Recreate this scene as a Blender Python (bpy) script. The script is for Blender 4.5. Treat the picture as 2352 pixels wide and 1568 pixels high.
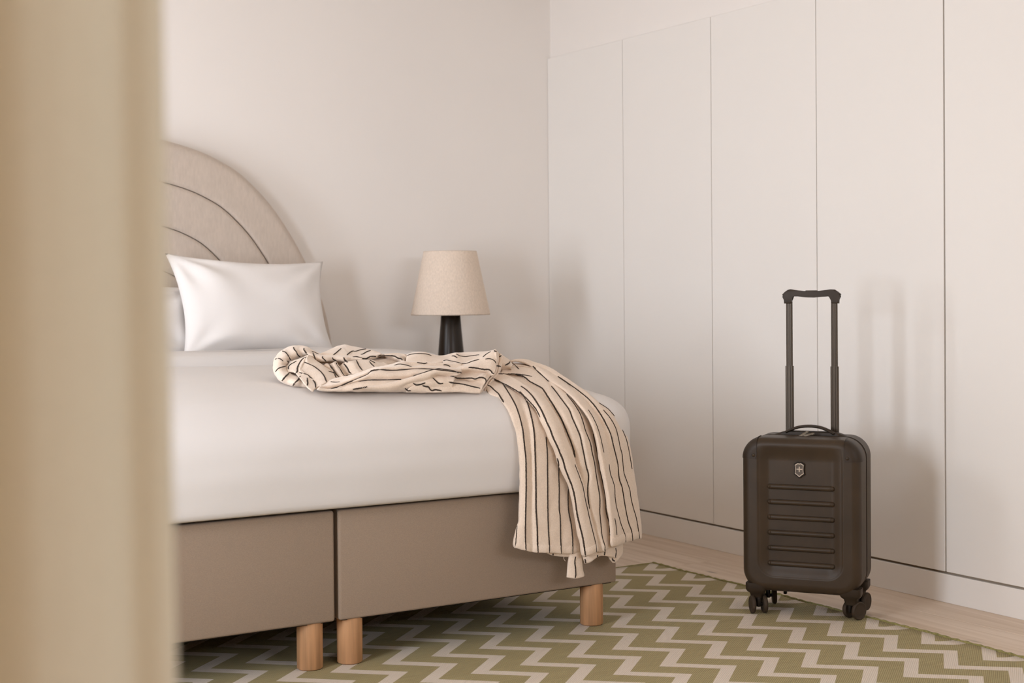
import bpy, bmesh, math, random
from math import sin, cos, pi, radians
from mathutils import Vector, Matrix
from mathutils.bvhtree import BVHTree
from mathutils import noise as mnoise
random.seed(7)
SC = bpy.context.scene
COL = SC.collection
for o in list(bpy.data.objects):
    bpy.data.objects.remove(o)

# ------------------------------------------------------------------ camera
F_PX, PITCH, ROLL, YAW, CY = 3307.84, radians(.8813), radians(-.4859), radians(31.8664), 720.62
CAM = Vector((0, 0, 1.0))
FW = Vector((sin(YAW)*cos(PITCH), cos(YAW)*cos(PITCH), -sin(PITCH)))
RT = Vector((cos(YAW), -sin(YAW), 0))
UP = RT.cross(FW)
cr = RT*cos(ROLL) + UP*sin(ROLL)
cu = -RT*sin(ROLL) + UP*cos(ROLL)
cd = bpy.data.cameras.new('camera')
co = bpy.data.objects.new('camera', cd)
COL.objects.link(co)
co.matrix_world = Matrix(((cr.x, cu.x, -FW.x, CAM.x), (cr.y, cu.y, -FW.y, CAM.y), (cr.z, cu.z, -FW.z, CAM.z), (0, 0, 0, 1)))
cd.sensor_width = 36
cd.lens = 36*F_PX/2352
cd.shift_y = -(784-CY)/2352
cd.clip_start = .05
cd.dof.use_dof = True
cd.dof.focus_distance = 4.1
cd.dof.aperture_fstop = 4.2
SC.camera = co

# ------------------------------------------------------------------ light
w = bpy.data.worlds.new('world')
SC.world = w
w.use_nodes = True
bg = w.node_tree.nodes['Background']
bg.inputs[0].default_value = (1.0, .93, .85, 1)
bg.inputs[1].default_value = .6


def area(name, loc, rot, sx, sy, power, col):
    l = bpy.data.lights.new(name, 'AREA')
    l.shape = 'RECTANGLE'
    l.size, l.size_y = sx, sy
    l.energy = power
    l.color = col
    o = bpy.data.objects.new(name, l)
    o.location = loc
    o.rotation_euler = rot
    COL.objects.link(o)


DAY = (.92, .985, 1.09)
area('window_daylight_bed_end', (-.50, 2.40, 1.06), (0, radians(-90), 0), 1.15, .62, 54, DAY)
area('window_daylight_headboard', (-.50, 4.42, 1.42), (0, radians(-90), 0), 1.5, .62, 37, DAY)
area('window_daylight_behind', (1.9, -1.68, 1.95), (radians(90), 0, 0), 2.2, .55, 40, DAY)  # added frontal fill from behind the camera, not a known window
SC.view_settings.view_transform = 'Standard'
SC.view_settings.look = 'None'
SC.view_settings.gamma = 1
SC.view_settings.use_curve_mapping = False
SC.view_settings.exposure = 0.06
SC.cycles.max_bounces = 14
SC.cycles.diffuse_bounces = 10
SC.cycles.caustics_reflective = False
SC.cycles.caustics_refractive = False
SC.cycles.sample_clamp_indirect = 6


# ------------------------------------------------------------------ materials
def mat(name, col, rough=.8, metal=0, noise=None, bump=None, sheen=0, spec=None, col2=None):
    """noise=(scale, amount) colour mottling; bump=(scale, strength[, stretch xyz])"""
    m = bpy.data.materials.new(name)
    m.use_nodes = True
    nt = m.node_tree
    b = nt.nodes['Principled BSDF']
    b.inputs['Base Color'].default_value = (*col, 1)
    b.inputs['Roughness'].default_value = rough
    b.inputs['Metallic'].default_value = metal
    if sheen:
        b.inputs['Sheen Weight'].default_value = sheen
        b.inputs['Sheen Roughness'].default_value = .5
    if spec is not None:
        b.inputs['Specular IOR Level'].default_value = spec
    tc = nt.nodes.new('ShaderNodeTexCoord')

    def tex(scale, stretch=(1, 1, 1), detail=3):
        mp = nt.nodes.new('ShaderNodeMapping')
        mp.inputs['Scale'].default_value = stretch
        nt.links.new(tc.outputs['Object'], mp.inputs[0])
        n = nt.nodes.new('ShaderNodeTexNoise')
        n.inputs['Scale'].default_value = scale
        n.inputs['Detail'].default_value = detail
        nt.links.new(mp.outputs[0], n.inputs['Vector'])
        return n
    if noise:
        n = tex(noise[0], noise[2] if len(noise) > 2 else (1, 1, 1))
        r = nt.nodes.new('ShaderNodeMix')
        r.data_type = 'RGBA'
        c2 = col2 or tuple(c*(1-noise[1]) for c in col)
        c1 = tuple(min(1, c*(1+noise[1]*.6)) for c in col) if not col2 else col
        r.inputs['A'].default_value = (*c1, 1)
        r.inputs['B'].default_value = (*c2, 1)
        mr = nt.nodes.new('ShaderNodeMapRange')
        mr.inputs[1].default_value = .3
        mr.inputs[2].default_value = .7
        nt.links.new(n.outputs['Fac'], mr.inputs[0])
        nt.links.new(mr.outputs[0], r.inputs['Factor'])
        nt.links.new(r.outputs['Result'], b.inputs['Base Color'])
    if bump:
        n = tex(bump[0], bump[2] if len(bump) > 2 else (1, 1, 1), 2)
        bp = nt.nodes.new('ShaderNodeBump')
        bp.inputs['Strength'].default_value = bump[1]
        bp.inputs['Distance'].default_value = .002
        nt.links.new(n.outputs['Fac'], bp.inputs['Height'])
        nt.links.new(bp.outputs[0], b.inputs['Normal'])
    return m


M = {}
M['wall'] = mat('plaster_wall', (.80, .77, .74), .9, noise=(1.5, .015))
M['wall_warm'] = mat('warm_plaster', (.75, .535, .31), .9, noise=(1.5, .02))  # tan chosen to warm the bounced light; these walls stay out of view
M['ceiling'] = mat('ceiling_paint', (.78, .73, .67), .9)
M['door'] = mat('wardrobe_lacquer', (.785, .765, .735), .6, noise=(2, .01), spec=.25)
M['gap'] = mat('gap_shadow_board', (.42, .34, .26), .9)
M['linen'] = mat('white_bed_linen', (.635, .615, .60), .85, noise=(3, .02), bump=(900, .05))
M['pillow'] = mat('pillow_linen', (.74, .72, .705), .85, noise=(3, .02), bump=(900, .05))
M['base'] = mat('taupe_weave', (.275, .205, .148), .9, noise=(620, .13, (.45, 1, 1.6)), bump=(900, .3, (.5, 1, 1.5)), sheen=.1)
M['headboard'] = mat('headboard_fabric', (.53, .455, .39), .9, noise=(120, .07, (1, 1, .3)), bump=(700, .25), sheen=.15)
M['oak'] = mat('oak_leg', (.47, .255, .125), .55, noise=(60, .28, (1, 1, .06)), bump=(120, .1, (1, 1, .06)))
M['shade'] = mat('linen_shade', (.72, .61, .51), .9, noise=(260, .12, (1, 1, .4)), bump=(500, .2))
M['lampbase'] = mat('dark_lamp_base', (.018, .0105, .005), .33, spec=.3)
M['curtain'] = mat('curtain_fabric', (.69, .675, .565), .95, noise=(300, .05), sheen=.1)
_nt = M['curtain'].node_tree
_tr = _nt.nodes.new('ShaderNodeBsdfTranslucent')
_tr.inputs[0].default_value = (.68, .62, .50, 1)
_mx = _nt.nodes.new('ShaderNodeMixShader')
_mx.inputs[0].default_value = .35
_nt.links.new(_nt.nodes['Principled BSDF'].outputs[0], _mx.inputs[1])
_nt.links.new(_tr.outputs[0], _mx.inputs[2])
_nt.links.new(_mx.outputs[0], _nt.nodes['Material Output'].inputs[0])
M['shell'] = mat('suitcase_shell', (.044, .0285, .0160), .42, noise=(9, .18), bump=(1400, .10), spec=.25)
M['trim'] = mat('suitcase_trim', (.027, .0165, .0085), .5, spec=.3)
M['black'] = mat('black_rubber', (.010, .006, .003), .65, spec=.25)
M['tube'] = mat('bronze_tube', (.050, .034, .019), .38, metal=.35)
M['wheel'] = mat('wheel_rubber', (.042, .028, .017), .65, spec=.25)
M['pewter'] = mat('pewter_zip', (.12, .095, .065), .45, metal=.4)
M['cream'] = mat('emblem_silver', (.45, .37, .29), .45, metal=.2)
M['emblem'] = mat('emblem_field', (.075, .055, .038), .5)
M['terry'] = mat('cream_terry', (.74, .62, .51), .95, noise=(260, .07), bump=(420, .55), sheen=.3)
M['stripe'] = mat('black_yarn', (.042, .029, .021), .95, bump=(500, .4))
M['whitewood'] = mat('nightstand_paint', (.75, .70, .63), .6)
M['binding'] = mat('rug_binding', (.24, .215, .075), .95, noise=(160, .35), bump=(300, .6))


def plank_mat():
    m = mat('oak_floor', (.52, .39, .28), .55)
    nt = m.node_tree
    b = nt.nodes['Principled BSDF']
    tc = nt.nodes.new('ShaderNodeTexCoord')
    oi = nt.nodes.new('ShaderNodeObjectInfo')
    ad = nt.nodes.new('ShaderNodeVectorMath')
    sc_ = nt.nodes.new('ShaderNodeVectorMath')
    sc_.operation = 'SCALE'
    sc_.inputs[0].default_value = (7, 13, 3)
    nt.links.new(oi.outputs['Random'], sc_.inputs['Scale'])
    nt.links.new(tc.outputs['Object'], ad.inputs[0])
    nt.links.new(sc_.outputs[0], ad.inputs[1])
    mp = nt.nodes.new('ShaderNodeMapping')
    mp.inputs['Scale'].default_value = (22, 1.1, 1)
    nt.links.new(ad.outputs[0], mp.inputs[0])
    n = nt.nodes.new('ShaderNodeTexNoise')
    n.inputs['Scale'].default_value = 1.6
    n.inputs['Detail'].default_value = 6
    n.inputs['Distortion'].default_value = .6
    nt.links.new(mp.outputs[0], n.inputs['Vector'])
    r = nt.nodes.new('ShaderNodeValToRGB')
    r.color_ramp.elements[0].position = .28
    r.color_ramp.elements[0].color = (.52, .405, .305, 1)
    r.color_ramp.elements[1].position = .62
    r.color_ramp.elements[1].color = (.65, .54, .44, 1)
    nt.links.new(n.outputs['Fac'], r.inputs[0])
    # knots
    mp2 = nt.nodes.new('ShaderNodeMapping')
    mp2.inputs['Scale'].default_value = (9, 3.2, 1)
    nt.links.new(ad.outputs[0], mp2.inputs[0])
    v = nt.nodes.new('ShaderNodeTexVoronoi')
    v.inputs['Scale'].default_value = 1.0
    nt.links.new(mp2.outputs[0], v.inputs['Vector'])
    mr = nt.nodes.new('ShaderNodeMapRange')
    mr.inputs[1].default_value = .03
    mr.inputs[2].default_value = .11
    mr.inputs[3].default_value = .55
    mr.inputs[4].default_value = 1
    nt.links.new(v.outputs['Distance'], mr.inputs[0])
    mx = nt.nodes.new('ShaderNodeMix')
    mx.data_type = 'RGBA'
    mx.blend_type = 'MULTIPLY'
    mx.inputs['Factor'].default_value = 1
    nt.links.new(r.outputs[0], mx.inputs['A'])
    nt.links.new(mr.outputs[0], mx.inputs['B'])
    nt.links.new(mx.outputs['Result'], b.inputs['Base Color'])
    return m


M['plank'] = plank_mat()

RUG_X1, RUG_Y1, RUG_Z = 3.194, 4.178, .008
LX, LY, PX_, PY_, WX, AMP = 2.8003, 3.5517, .1507, .2100, .055, .120
LYF, PYF = 3.5517, .2141


def rug_mat():
    m = mat('zigzag_flatweave', (.3, .3, .1), .95)
    nt = m.node_tree
    b = nt.nodes['Principled BSDF']
    N, L = nt.nodes.new, nt.links.new
    tc = N('ShaderNodeTexCoord')
    sp = N('ShaderNodeSeparateXYZ')
    L(tc.outputs['Object'], sp.inputs[0])

    def ma(op, a, b_=None, c=None):
        n = N('ShaderNodeMath')
        n.operation = op
        for i, v in enumerate((a, b_, c)):
            if v is None:
                continue
            if isinstance(v, (int, float)):
                n.inputs[i].default_value = v
            else:
                L(v, n.inputs[i])
        return n.outputs[0]
    X, Y = sp.outputs[0], sp.outputs[1]
    # towards the bound edge one arm of every zigzag bends along it
    e = ma('MAXIMUM', ma('DIVIDE', ma('SUBTRACT', X, RUG_X1-.065), .065), 0)
    t = ma('DIVIDE', ma('SUBTRACT', Y, LYF), PYF)
    g = ma('SUBTRACT', ma('FRACT', ma('ADD', t, 100.5)), .5)
    tri = ma('MULTIPLY', ma('ABSOLUTE', g), 2)
    arm = ma('MINIMUM', ma('MAXIMUM', ma('MULTIPLY', ma('SINE', ma('MULTIPLY', g, 2*pi)), 1.8), 0), 1)
    q0 = ma('DIVIDE', ma('ADD', ma('SUBTRACT', X, LX-WX/2), ma('MULTIPLY', tri, AMP)), PX_)
    q = ma('SUBTRACT', q0, ma('MULTIPLY', ma('MULTIPLY', ma('POWER', e, 1.8), .30), arm))
    r = ma('ABSOLUTE', ma('SUBTRACT', ma('FRACT', ma('ADD', q, 100.5)), .5))
    cream = ma('LESS_THAN', r, WX/(2*PX_))
    # rows of the weave
    wv = ma('SINE', ma('MULTIPLY', ma('SUBTRACT', ma('MULTIPLY', X, .616), ma('MULTIPLY', Y, .788)), 2*pi/.0050))
    wv2 = ma('SINE', ma('MULTIPLY', ma('ADD', X, Y), 2*pi/.0042))
    mp = N('ShaderNodeMapping')
    mp.inputs['Scale'].default_value = (3, 60, 1)
    L(tc.outputs['Object'], mp.inputs[0])
    nz = N('ShaderNodeTexNoise')
    nz.inputs['Scale'].default_value = 3
    nz.inputs['Detail'].default_value = 4
    L(mp.outputs[0], nz.inputs['Vector'])
    gr = N('ShaderNodeMix')
    gr.data_type = 'RGBA'
    gr.inputs['A'].default_value = (.40, .345, .175, 1)
    gr.inputs['B'].default_value = (.265, .21, .10, 1)
    fac = ma('ADD', ma('MULTIPLY', wv, .42), ma('MULTIPLY', nz.outputs['Fac'], 1.0))
    L(fac, gr.inputs['Factor'])
    cr_ = N('ShaderNodeMix')
    cr_.data_type = 'RGBA'
    cr_.inputs['A'].default_value = (.70, .62, .53, 1)
    cr_.inputs['B'].default_value = (.60, .52, .43, 1)
    L(ma('ADD', ma('MULTIPLY', wv, .4), .4), cr_.inputs['Factor'])
    mx = N('ShaderNodeMix')
    mx.data_type = 'RGBA'
    L(cream, mx.inputs['Factor'])
    L(gr.outputs['Result'], mx.inputs['A'])
    L(cr_.outputs['Result'], mx.inputs['B'])
    L(mx.outputs['Result'], b.inputs['Base Color'])
    bp = N('ShaderNodeBump')
    bp.inputs['Strength'].default_value = .5
    bp.inputs['Distance'].default_value = .0015
    L(ma('ADD', wv, ma('MULTIPLY', wv2, .5)), bp.inputs['Height'])
    L(bp.outputs[0], b.inputs['Normal'])
    return m


M['rug'] = rug_mat()


# ------------------------------------------------------------------ helpers
def link(name, bm, m, parent=None, smooth=True, loc=None, auto=None):
    me = bpy.data.meshes.new(name)
    bmesh.ops.recalc_face_normals(bm, faces=bm.faces)
    bm.to_mesh(me)
    bm.free()
    for mm in (m if isinstance(m, (list, tuple)) else [m]):
        me.materials.append(mm)
    if smooth:
        me.polygons.foreach_set('use_smooth', [True]*len(me.polygons))
    o = bpy.data.objects.new(name, me)
    COL.objects.link(o)
    if parent:
        o.parent = parent
    if loc:
        o.location = loc
    if auto:
        me.set_sharp_from_angle(angle=radians(auto))
    return o


def thing(name, label, cat, loc=(0, 0, 0), rz=0, group=None):
    o = bpy.data.objects.new(name, None)
    o.empty_display_size = .05
    COL.objects.link(o)
    o.location = loc
    o.rotation_euler = (0, 0, rz)
    return tag(o, label, cat, group)


def tag(o, label, cat, group=None):
    o['label'] = label
    o['category'] = cat
    if group:
        o['group'] = group
    return o


def struct(name, bm, m, smooth=False):
    o = link(name, bm, m, None, smooth)
    o['kind'] = 'structure'
    return o


def box(bm, x0, x1, y0, y1, z0, z1, bev=0, seg=2):
    r = bmesh.ops.create_cube(bm, size=1)
    vs = r['verts']
    for v in vs:
        v.co = Vector(((x0+x1)/2+v.co.x*(x1-x0), (y0+y1)/2+v.co.y*(y1-y0), (z0+z1)/2+v.co.z*(z1-z0)))
    if bev:
        es = list({e for v in vs for e in v.link_edges})
        bmesh.ops.bevel(bm, geom=es, offset=bev, segments=seg, affect='EDGES', profile=.5)
    return bm


def new():
    return bmesh.new()


def lathe(bm, prof, seg=48, cx=0, cy=0):
    rows = []
    for r, z in prof:
        rows.append([bm.verts.new((cx+r*cos(2*pi*k/seg), cy+r*sin(2*pi*k/seg), z)) for k in range(seg)])
    for a, b_ in zip(rows, rows[1:]):
        for k in range(seg):
            bm.faces.new((a[k], a[(k+1) % seg], b_[(k+1) % seg], b_[k]))
    for row in (rows[0], rows[-1]):
        if prof[rows.index(row)][0] > 1e-5:
            bm.faces.new(row)
    return bm


def grid_faces(bm, rows, closed=False):
    for a, b_ in zip(rows, rows[1:]):
        n = len(a)
        for k in range(n if closed else n-1):
            try:
                bm.faces.new((a[k], a[(k+1) % n], b_[(k+1) % n], b_[k]))
            except ValueError:
                pass


def cat(p0, p1, p2, p3, t):
    return .5*((2*p1)+(p2-p0)*t+(2*p0-5*p1+4*p2-p3)*t*t+(3*p1-p0-3*p2+p3)*t*t*t)


def spline(pts, n):
    """n points evenly spaced along a smooth curve through pts"""
    pts = [Vector(p) for p in pts]
    P = [pts[0]*2-pts[1]]+pts+[pts[-1]*2-pts[-2]]
    dense = []
    for i in range(len(pts)-1):
        for k in range(8):
            dense.append(cat(P[i], P[i+1], P[i+2], P[i+3], k/8))
    dense.append(pts[-1])
    acc = [0]
    for a, b_ in zip(dense, dense[1:]):
        acc.append(acc[-1]+(b_-a).length)
    out, j = [], 0
    for k in range(n):
        s = acc[-1]*k/(n-1)
        while j < len(acc)-2 and acc[j+1] < s:
            j += 1
        d = acc[j+1]-acc[j]
        out.append(dense[j].lerp(dense[j+1], (s-acc[j])/d if d > 1e-9 else 0))
    return out


def tube(bm, pts, r, seg=8, n=None, flat=1.0):
    ps = spline(pts, n or max(6, len(pts)*4))
    rows = []
    for i, p in enumerate(ps):
        t = (ps[min(i+1, len(ps)-1)]-ps[max(i-1, 0)]).normalized()
        a = t.cross(Vector((0, 0, 1)))
        if a.length < 1e-3:
            a = t.cross(Vector((0, 1, 0)))
        a.normalize()
        b_ = a.cross(t)
        rows.append([bm.verts.new(p+a*(r*cos(2*pi*k/seg))+b_*(r*flat*sin(2*pi*k/seg))) for k in range(seg)])
    grid_faces(bm, rows, True)
    bm.faces.new(rows[0])
    bm.faces.new(rows[-1])
    return bm


def rrect(x0, x1, y0, y1, rad, n):
    """n points round a rounded rectangle, evenly spaced, anticlockwise from the middle of the low-y side"""
    rad = min(rad, (x1-x0)/2-1e-4, (y1-y0)/2-1e-4)
    rad = max(rad, 1e-4)
    segs = []
    lx, ly = x1-x0-2*rad, y1-y0-2*rad
    q = pi*rad/2
    tot = 2*lx+2*ly+4*q
    out = []
    for k in range(n):
        s = tot*k/n
        parts = [(lx/2, 'l', (x0+x1)/2, y0, 1, 0), (q, 'a', x1-rad, y0+rad, -pi/2, 0), (ly, 'l', x1, y0+rad, 0, 1),
                 (q, 'a', x1-rad, y1-rad, 0, 0), (lx, 'l', x1-rad, y1, -1, 0), (q, 'a', x0+rad, y1-rad, pi/2, 0),
                 (ly, 'l', x0, y1-rad, 0, -1), (q, 'a', x0+rad, y0+rad, pi, 0), (lx/2+1e-6, 'l', x0+rad, y0, 1, 0)]
        for ln, kind, a, b_, c, d in parts:
            if s <= ln:
                if kind == 'l':
                    out.append((a+c*s, b_+d*s))
                else:
                    out.append((a+rad*cos(c+s/rad), b_+rad*sin(c+s/rad)))
                break
            s -= ln
    return out


def interp(x, xs_, ys_):
    if x <= xs_[0]:
        return ys_[0]
    for a, b_, c, d in zip(xs_, xs_[1:], ys_, ys_[1:]):
        if x <= b_:
            return c+(d-c)*(x-a)/(b_-a)
    return ys_[-1]


def ray_dir(px, py):
    a, b_ = px-1176, py-CY
    c, s = cos(ROLL), sin(ROLL)
    u, v = c*a+s*b_, -s*a+c*b_
    return FW+RT*(u/F_PX)-UP*(v/F_PX)


def at(px, py, y):
    """the point of the room at depth y (metres towards the headboard wall) seen at a pixel of the photograph"""
    d = ray_dir(px, py)
    return CAM+d*(y/d.y)


# ------------------------------------------------------------------ setting
XW, YB, CEIL, XL, YF = 3.594, 5.434, 2.322, -.45, -1.75
flo = struct('floor', box(new(), XL-.2, XW+.65, YF-.1, YB+.1, -.06, -.012), M['gap'])
PW = .235
xs = []
x = 3.415
while x > XL-.1:
    x -= PW
x0 = x
k = 0
while x < XW+.55:
    y = YF-.05-random.random()*1.2
    while y < YB:
        ln = 2.1+random.random()*.5
        ya, yb = max(y, YF-.05), min(y+ln, YB+.04)
        if yb-ya > .02:
            bm = box(new(), -PW/2+.0009, PW/2-.0009, -(yb-ya)/2+.0008, (yb-ya)/2-.0008, -.018, 0, .0012, 1)
            link('plank', bm, M['plank'], flo, False, (x+PW/2, (ya+yb)/2, 0))
        y += ln
    x += PW
struct('ceiling', box(new(), XL-.2, XW+.65, YF-.1, YB+.1, CEIL, CEIL+.1), M['ceiling'])
struct('wall_back', box(new(), XL-.2, XW+.65, YB, YB+.12, -.02, CEIL+.02), M['wall'])
struct('wall_right', box(new(), XW, XW+.65, YF, YB+.01, 2.0466, CEIL+.02), M['wall'])


def wall_with_holes(axis, pos, th, a0, a1, holes, name, m):
    """upright wall with rectangular openings; holes = (a0, a1, z0, z1) sorted along the wall"""
    bm = new()

    def put(s0, s1, z0, z1):
        if axis == 'x':
            box(bm, pos-th, pos, s0, s1, z0, z1)
        else:
            box(bm, s0, s1, pos-th, pos, z0, z1)
    cur = a0
    for h0, h1, z0, z1 in holes:
        put(cur, h0, -.02, CEIL+.02)
        put(h0, h1, -.02, z0)
        put(h0, h1, z1, CEIL+.02)
        cur = h1
    put(cur, a1, -.02, CEIL+.02)
    return struct(name, bm, m)


wall_with_holes('x', XL, .12, YF, YB, [(2.08, 2.72, .46, 1.68), (4.10, 4.74, .62, 2.2)], 'wall_left', M['wall_warm'])
wall_with_holes('y', YF, .12, XL-.12, XW+.65, [(.75, 3.05, 1.65, 2.25)], 'wall_front', M['wall_warm'])  # unseen opening added to let the fill light in
for i, (s0, s1, z0, z1, ax) in enumerate([(2.08, 2.72, .46, 1.68, 'x'), (4.10, 4.74, .62, 2.2, 'x'), (.75, 3.05, 1.65, 2.25, 'y')]):
    bm = new()
    t = .035
    for q0, q1, w0, w1 in [(s0, s0+t, z0, z1), (s1-t, s1, z0, z1), (s0, s1, z0, z0+t), (s0, s1, z1-t, z1)]:
        if ax == 'x':
            box(bm, XL-.045, XL+.008, q0, q1, w0, w1, .003, 1)
        else:
            box(bm, q0, q1, YF-.06, YF+.008, w0, w1, .003, 1)
    struct('window_%d' % (i+1), bm, M['whitewood'])  # the third frame is made up, it surrounds the added fill light

# ------------------------------------------------------------------ built-in wardrobe
DW, XD, ZG, ZT = .5697, 3.5755, .0934, 2.0464
wr = thing('built_in_wardrobe', 'full-height run of plain off-white wardrobe doors along the right wall', 'wardrobe', (XD, YB, 0))
link('carcass', box(new(), .0205, .62, -DW*12.4, -.004, .01, ZT-.003), M['gap'], wr, False)
link('plinth', box(new(), .0005, .018, -DW*12.4, -.003, 0, ZG-.003, .001, 1), M['door'], wr, False)
bm0 = box(new(), 0, .0182, -DW/2+.0016, DW/2-.0016, ZG+.0055, ZT, .0012, 1)
d0 = link('door', bm0, M['door'], wr, False, (0, -DW/2, 0))
for n in range(1, 12):
    d = d0.copy()
    COL.objects.link(d)
    d.parent = wr
    d.location = (0, -DW*(n+.5)-(.0028 if n >= 4 else 0), 0)

# ------------------------------------------------------------------ rug
rg = thing('rug', 'olive green and cream zigzag flatweave rug lying under the bed', 'rug', (0, 0, 0))
RX0, RY0 = .35, 1.15
bm = new()
nx, ny = 60, 70
rows = []
for j in range(ny+1):
    row = []
    for i in range(nx+1):
        X, Y = RX0+(RUG_X1-RX0)*i/nx, RY0+(RUG_Y1-RY0)*j/ny
        e = max(0, 1-(RUG_X1-X)/.05)
        X += .0035*sin(Y*9.1)*(i == nx)+.002*sin(Y*31)*(i == nx)
        row.append(bm.verts.new((X, Y, RUG_Z+.002*mnoise.noise((X*5, Y*5, 0))*e)))
    rows.append(row)
grid_faces(bm, rows)
ret = bmesh.ops.extrude_face_region(bm, geom=bm.faces[:])
for v in ret['geom']:
    if isinstance(v, bmesh.types.BMVert):
        v.co.z = .0008
link('woven_field', bm, M['rug'], rg)
bm = new()
rows = []
for j in range(260):
    Y = RY0+(RUG_Y1-RY0)*j/259
    cx = RUG_X1+.0035*sin(Y*9.1)+.002*sin(Y*31)
    rr = .0055+.0014*mnoise.noise((Y*60, 0, 0))+.0012*sin(Y*700)
    rows.append([bm.verts.new((cx+rr*1.15*cos(a), Y, .0066+rr*sin(a))) for a in [2*pi*q/8 for q in range(8)]])
grid_faces(bm, rows, True)
link('edge_binding', bm, M['binding'], rg)
bm = new()
tube(bm, [(RX0, RUG_Y1, .006), (1.5, RUG_Y1+.001, .006), (RUG_X1, RUG_Y1, .006)], .0045, 8, 120)
link('end_binding', bm, M['binding'], rg)

# ------------------------------------------------------------------ bed bases
FY, ZB, ZTOP = 3.472, .1317, .425
halves = [(.694, 1.6005, 'beige fabric bed base on round oak legs, half nearer the curtain', 'cloth'),
          (1.6135, 2.5177, 'beige fabric bed base on round oak legs, half under the hanging robe', 'robe')]
for (bx0, bx1, lab, _) in halves:
    t = thing('bed_base', lab, 'bed base', ((bx0+bx1)/2, (FY+5.318)/2, .0092))
    hw, hl = (bx1-bx0)/2, (5.318-FY)/2
    link('upholstered_box', box(new(), -hw, hw, -hl, hl, ZB-.008, ZTOP-.008, .007, 3), M['base'], t, True)
    bm = box(new(), -hw+.012, hw-.012, -hl+.012, hl-.012, ZB-.011, ZB-.0078)
    link('underside_cloth', bm, M['black'], t, False)
    R = .0345
    for sx in (-1, 1):
        for sy in (-1, 1):
            bm = new()
            inx = (.058 if bx0 < 1 else .0465) if sx > 0 else (.05 if bx0 > 1 else .055)
            if bx0 > 1:
                inx = .047 if sx < 0 else .064
            else:
                inx = .056
            lathe(bm, [(R-.003, 0), (R, .003), (R, ZB-.0079)], 40, sx*(hw-inx), sy*(hl-.006-R))
            link('leg', bm, M['oak'], t, True, auto=50)


# ------------------------------------------------------------------ headboard
HX, HY = 1.607, 5.335
PROF = [(0, 1.605), (.10, 1.600), (.196, 1.583), (.30, 1.556), (.39, 1.520), (.483, 1.466), (.591, 1.364), (.673, 1.255), (.737, 1.148), (.785, 1.05), (.826, .948), (.858, .800), (.875, .62), (.880, .40), (.880, .02)]
right = spline([(a, 0, b_) for a, b_ in PROF], 60)
arch = [Vector((-p.x, 0, p.z)) for p in reversed(right[1:])]+right
hb = thing('headboard', 'rounded beige fabric headboard with curved seams, against the wall behind the pillows', 'headboard', (HX, HY, 0))
# backing board: the arch outline with thickness
bm = new()
fr, bk = [], []
for p in arch:
    fr.append(bm.verts.new((p.x*.993, .022, max(.02, p.z-.006))))
    bk.append(bm.verts.new((p.x*.993, .092, max(.02, p.z-.006))))
bm.faces.new(fr)
bm.faces.new(bk)
for i in range(len(fr)-1):
    bm.faces.new((fr[i], fr[i+1], bk[i+1], bk[i]))
link('backing', bm, M['headboard'], hb, True, auto=40)
ZC = .66


def arch_scaled(s):
    out = []
    for p in arch:
        if p.z > ZC:
            out.append(Vector((p.x*s, 0, ZC+(p.z-ZC)*s)))
        else:
            out.append(Vector((p.x*s, 0, p.z)))
    return out


scales = [1.0, .828, .655, .482, .30]
for i in range(4):
    A, B = arch_scaled(scales[i]-.0015), arch_scaled(scales[i+1]+.0015)
    bm = new()
    rows = []
    nn = 24
    for k in range(nn+1):
        t = k/nn
        dp = (.034 if i == 0 else .011) if t < .5 else .011
        pr = dp*abs(2*t-1)**(7 if i == 0 and t < .5 else 14)
        rows.append([bm.verts.new((a.x*(1-t)+b_.x*t, -.012+pr, a.z*(1-t)+b_.z*t)) for a, b_ in zip(A, B)])
    grid_faces(bm, rows)
    link('padded_band', bm, M['headboard'], hb)
bm = new()
A = arch_scaled(scales[4]-.0015)
rows = []
for k in range(9):
    t = k/8
    rows.append([bm.verts.new((a.x*(1-t*.98), -.012+.011*(1-t)**7, a.z*(1-t)+t*(ZC if a.z > ZC else a.z))) for a in A])
grid_faces(bm, rows)
link('padded_centre', bm, M['headboard'], hb)


# ------------------------------------------------------------------ duvet
def puff_box(x0, x1, y0, y1, prof, rc, n=220, wob=.003, lift=None, seed=0):
    """prof = (inset, z) from the hem up and in to the middle"""
    bm = new()
    rows = []
    dense = spline([(a, 0, b_) for a, b_ in prof], len(prof)*5)
    for p in dense:
        ins, z = p.x, p.z
        row = []
        for (x, y) in rrect(x0+ins, x1-ins, y0+ins, y1-ins, max(.012, rc-ins*.75), n):
            q = mnoise.noise((x*2.3+seed, y*2.3, z*4))*wob+mnoise.noise((x*7+seed, y*7, z*9))*wob*.35
            zz = z
            if lift:
                zz += lift(x, y, ins)
            nx_, ny_ = (1 if x > x1-ins-.01 else -1 if x < x0+ins+.01 else 0), (1 if y > y1-ins-.01 else -1 if y < y0+ins+.01 else 0)
            k = 1 if ins < .06 else 0
            row.append(bm.verts.new((x+nx_*q*k, y+ny_*q*k, zz+(0 if k else q))))
        rows.append(row)
    grid_faces(bm, rows, True)
    bm.faces.new(rows[-1])
    return bm


dv = thing('duvet', 'smooth white duvet spread over the bed, drooping over the foot end', 'duvet', (0, 0, 0))


def dl(x, y, ins):
    a = min(1, max(0, (ins-.01)/.08))
    return .012*math.exp(-((x-1.25)/.55)**2)*a - .018*max(0, (x-2.1)/.45)*a


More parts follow.
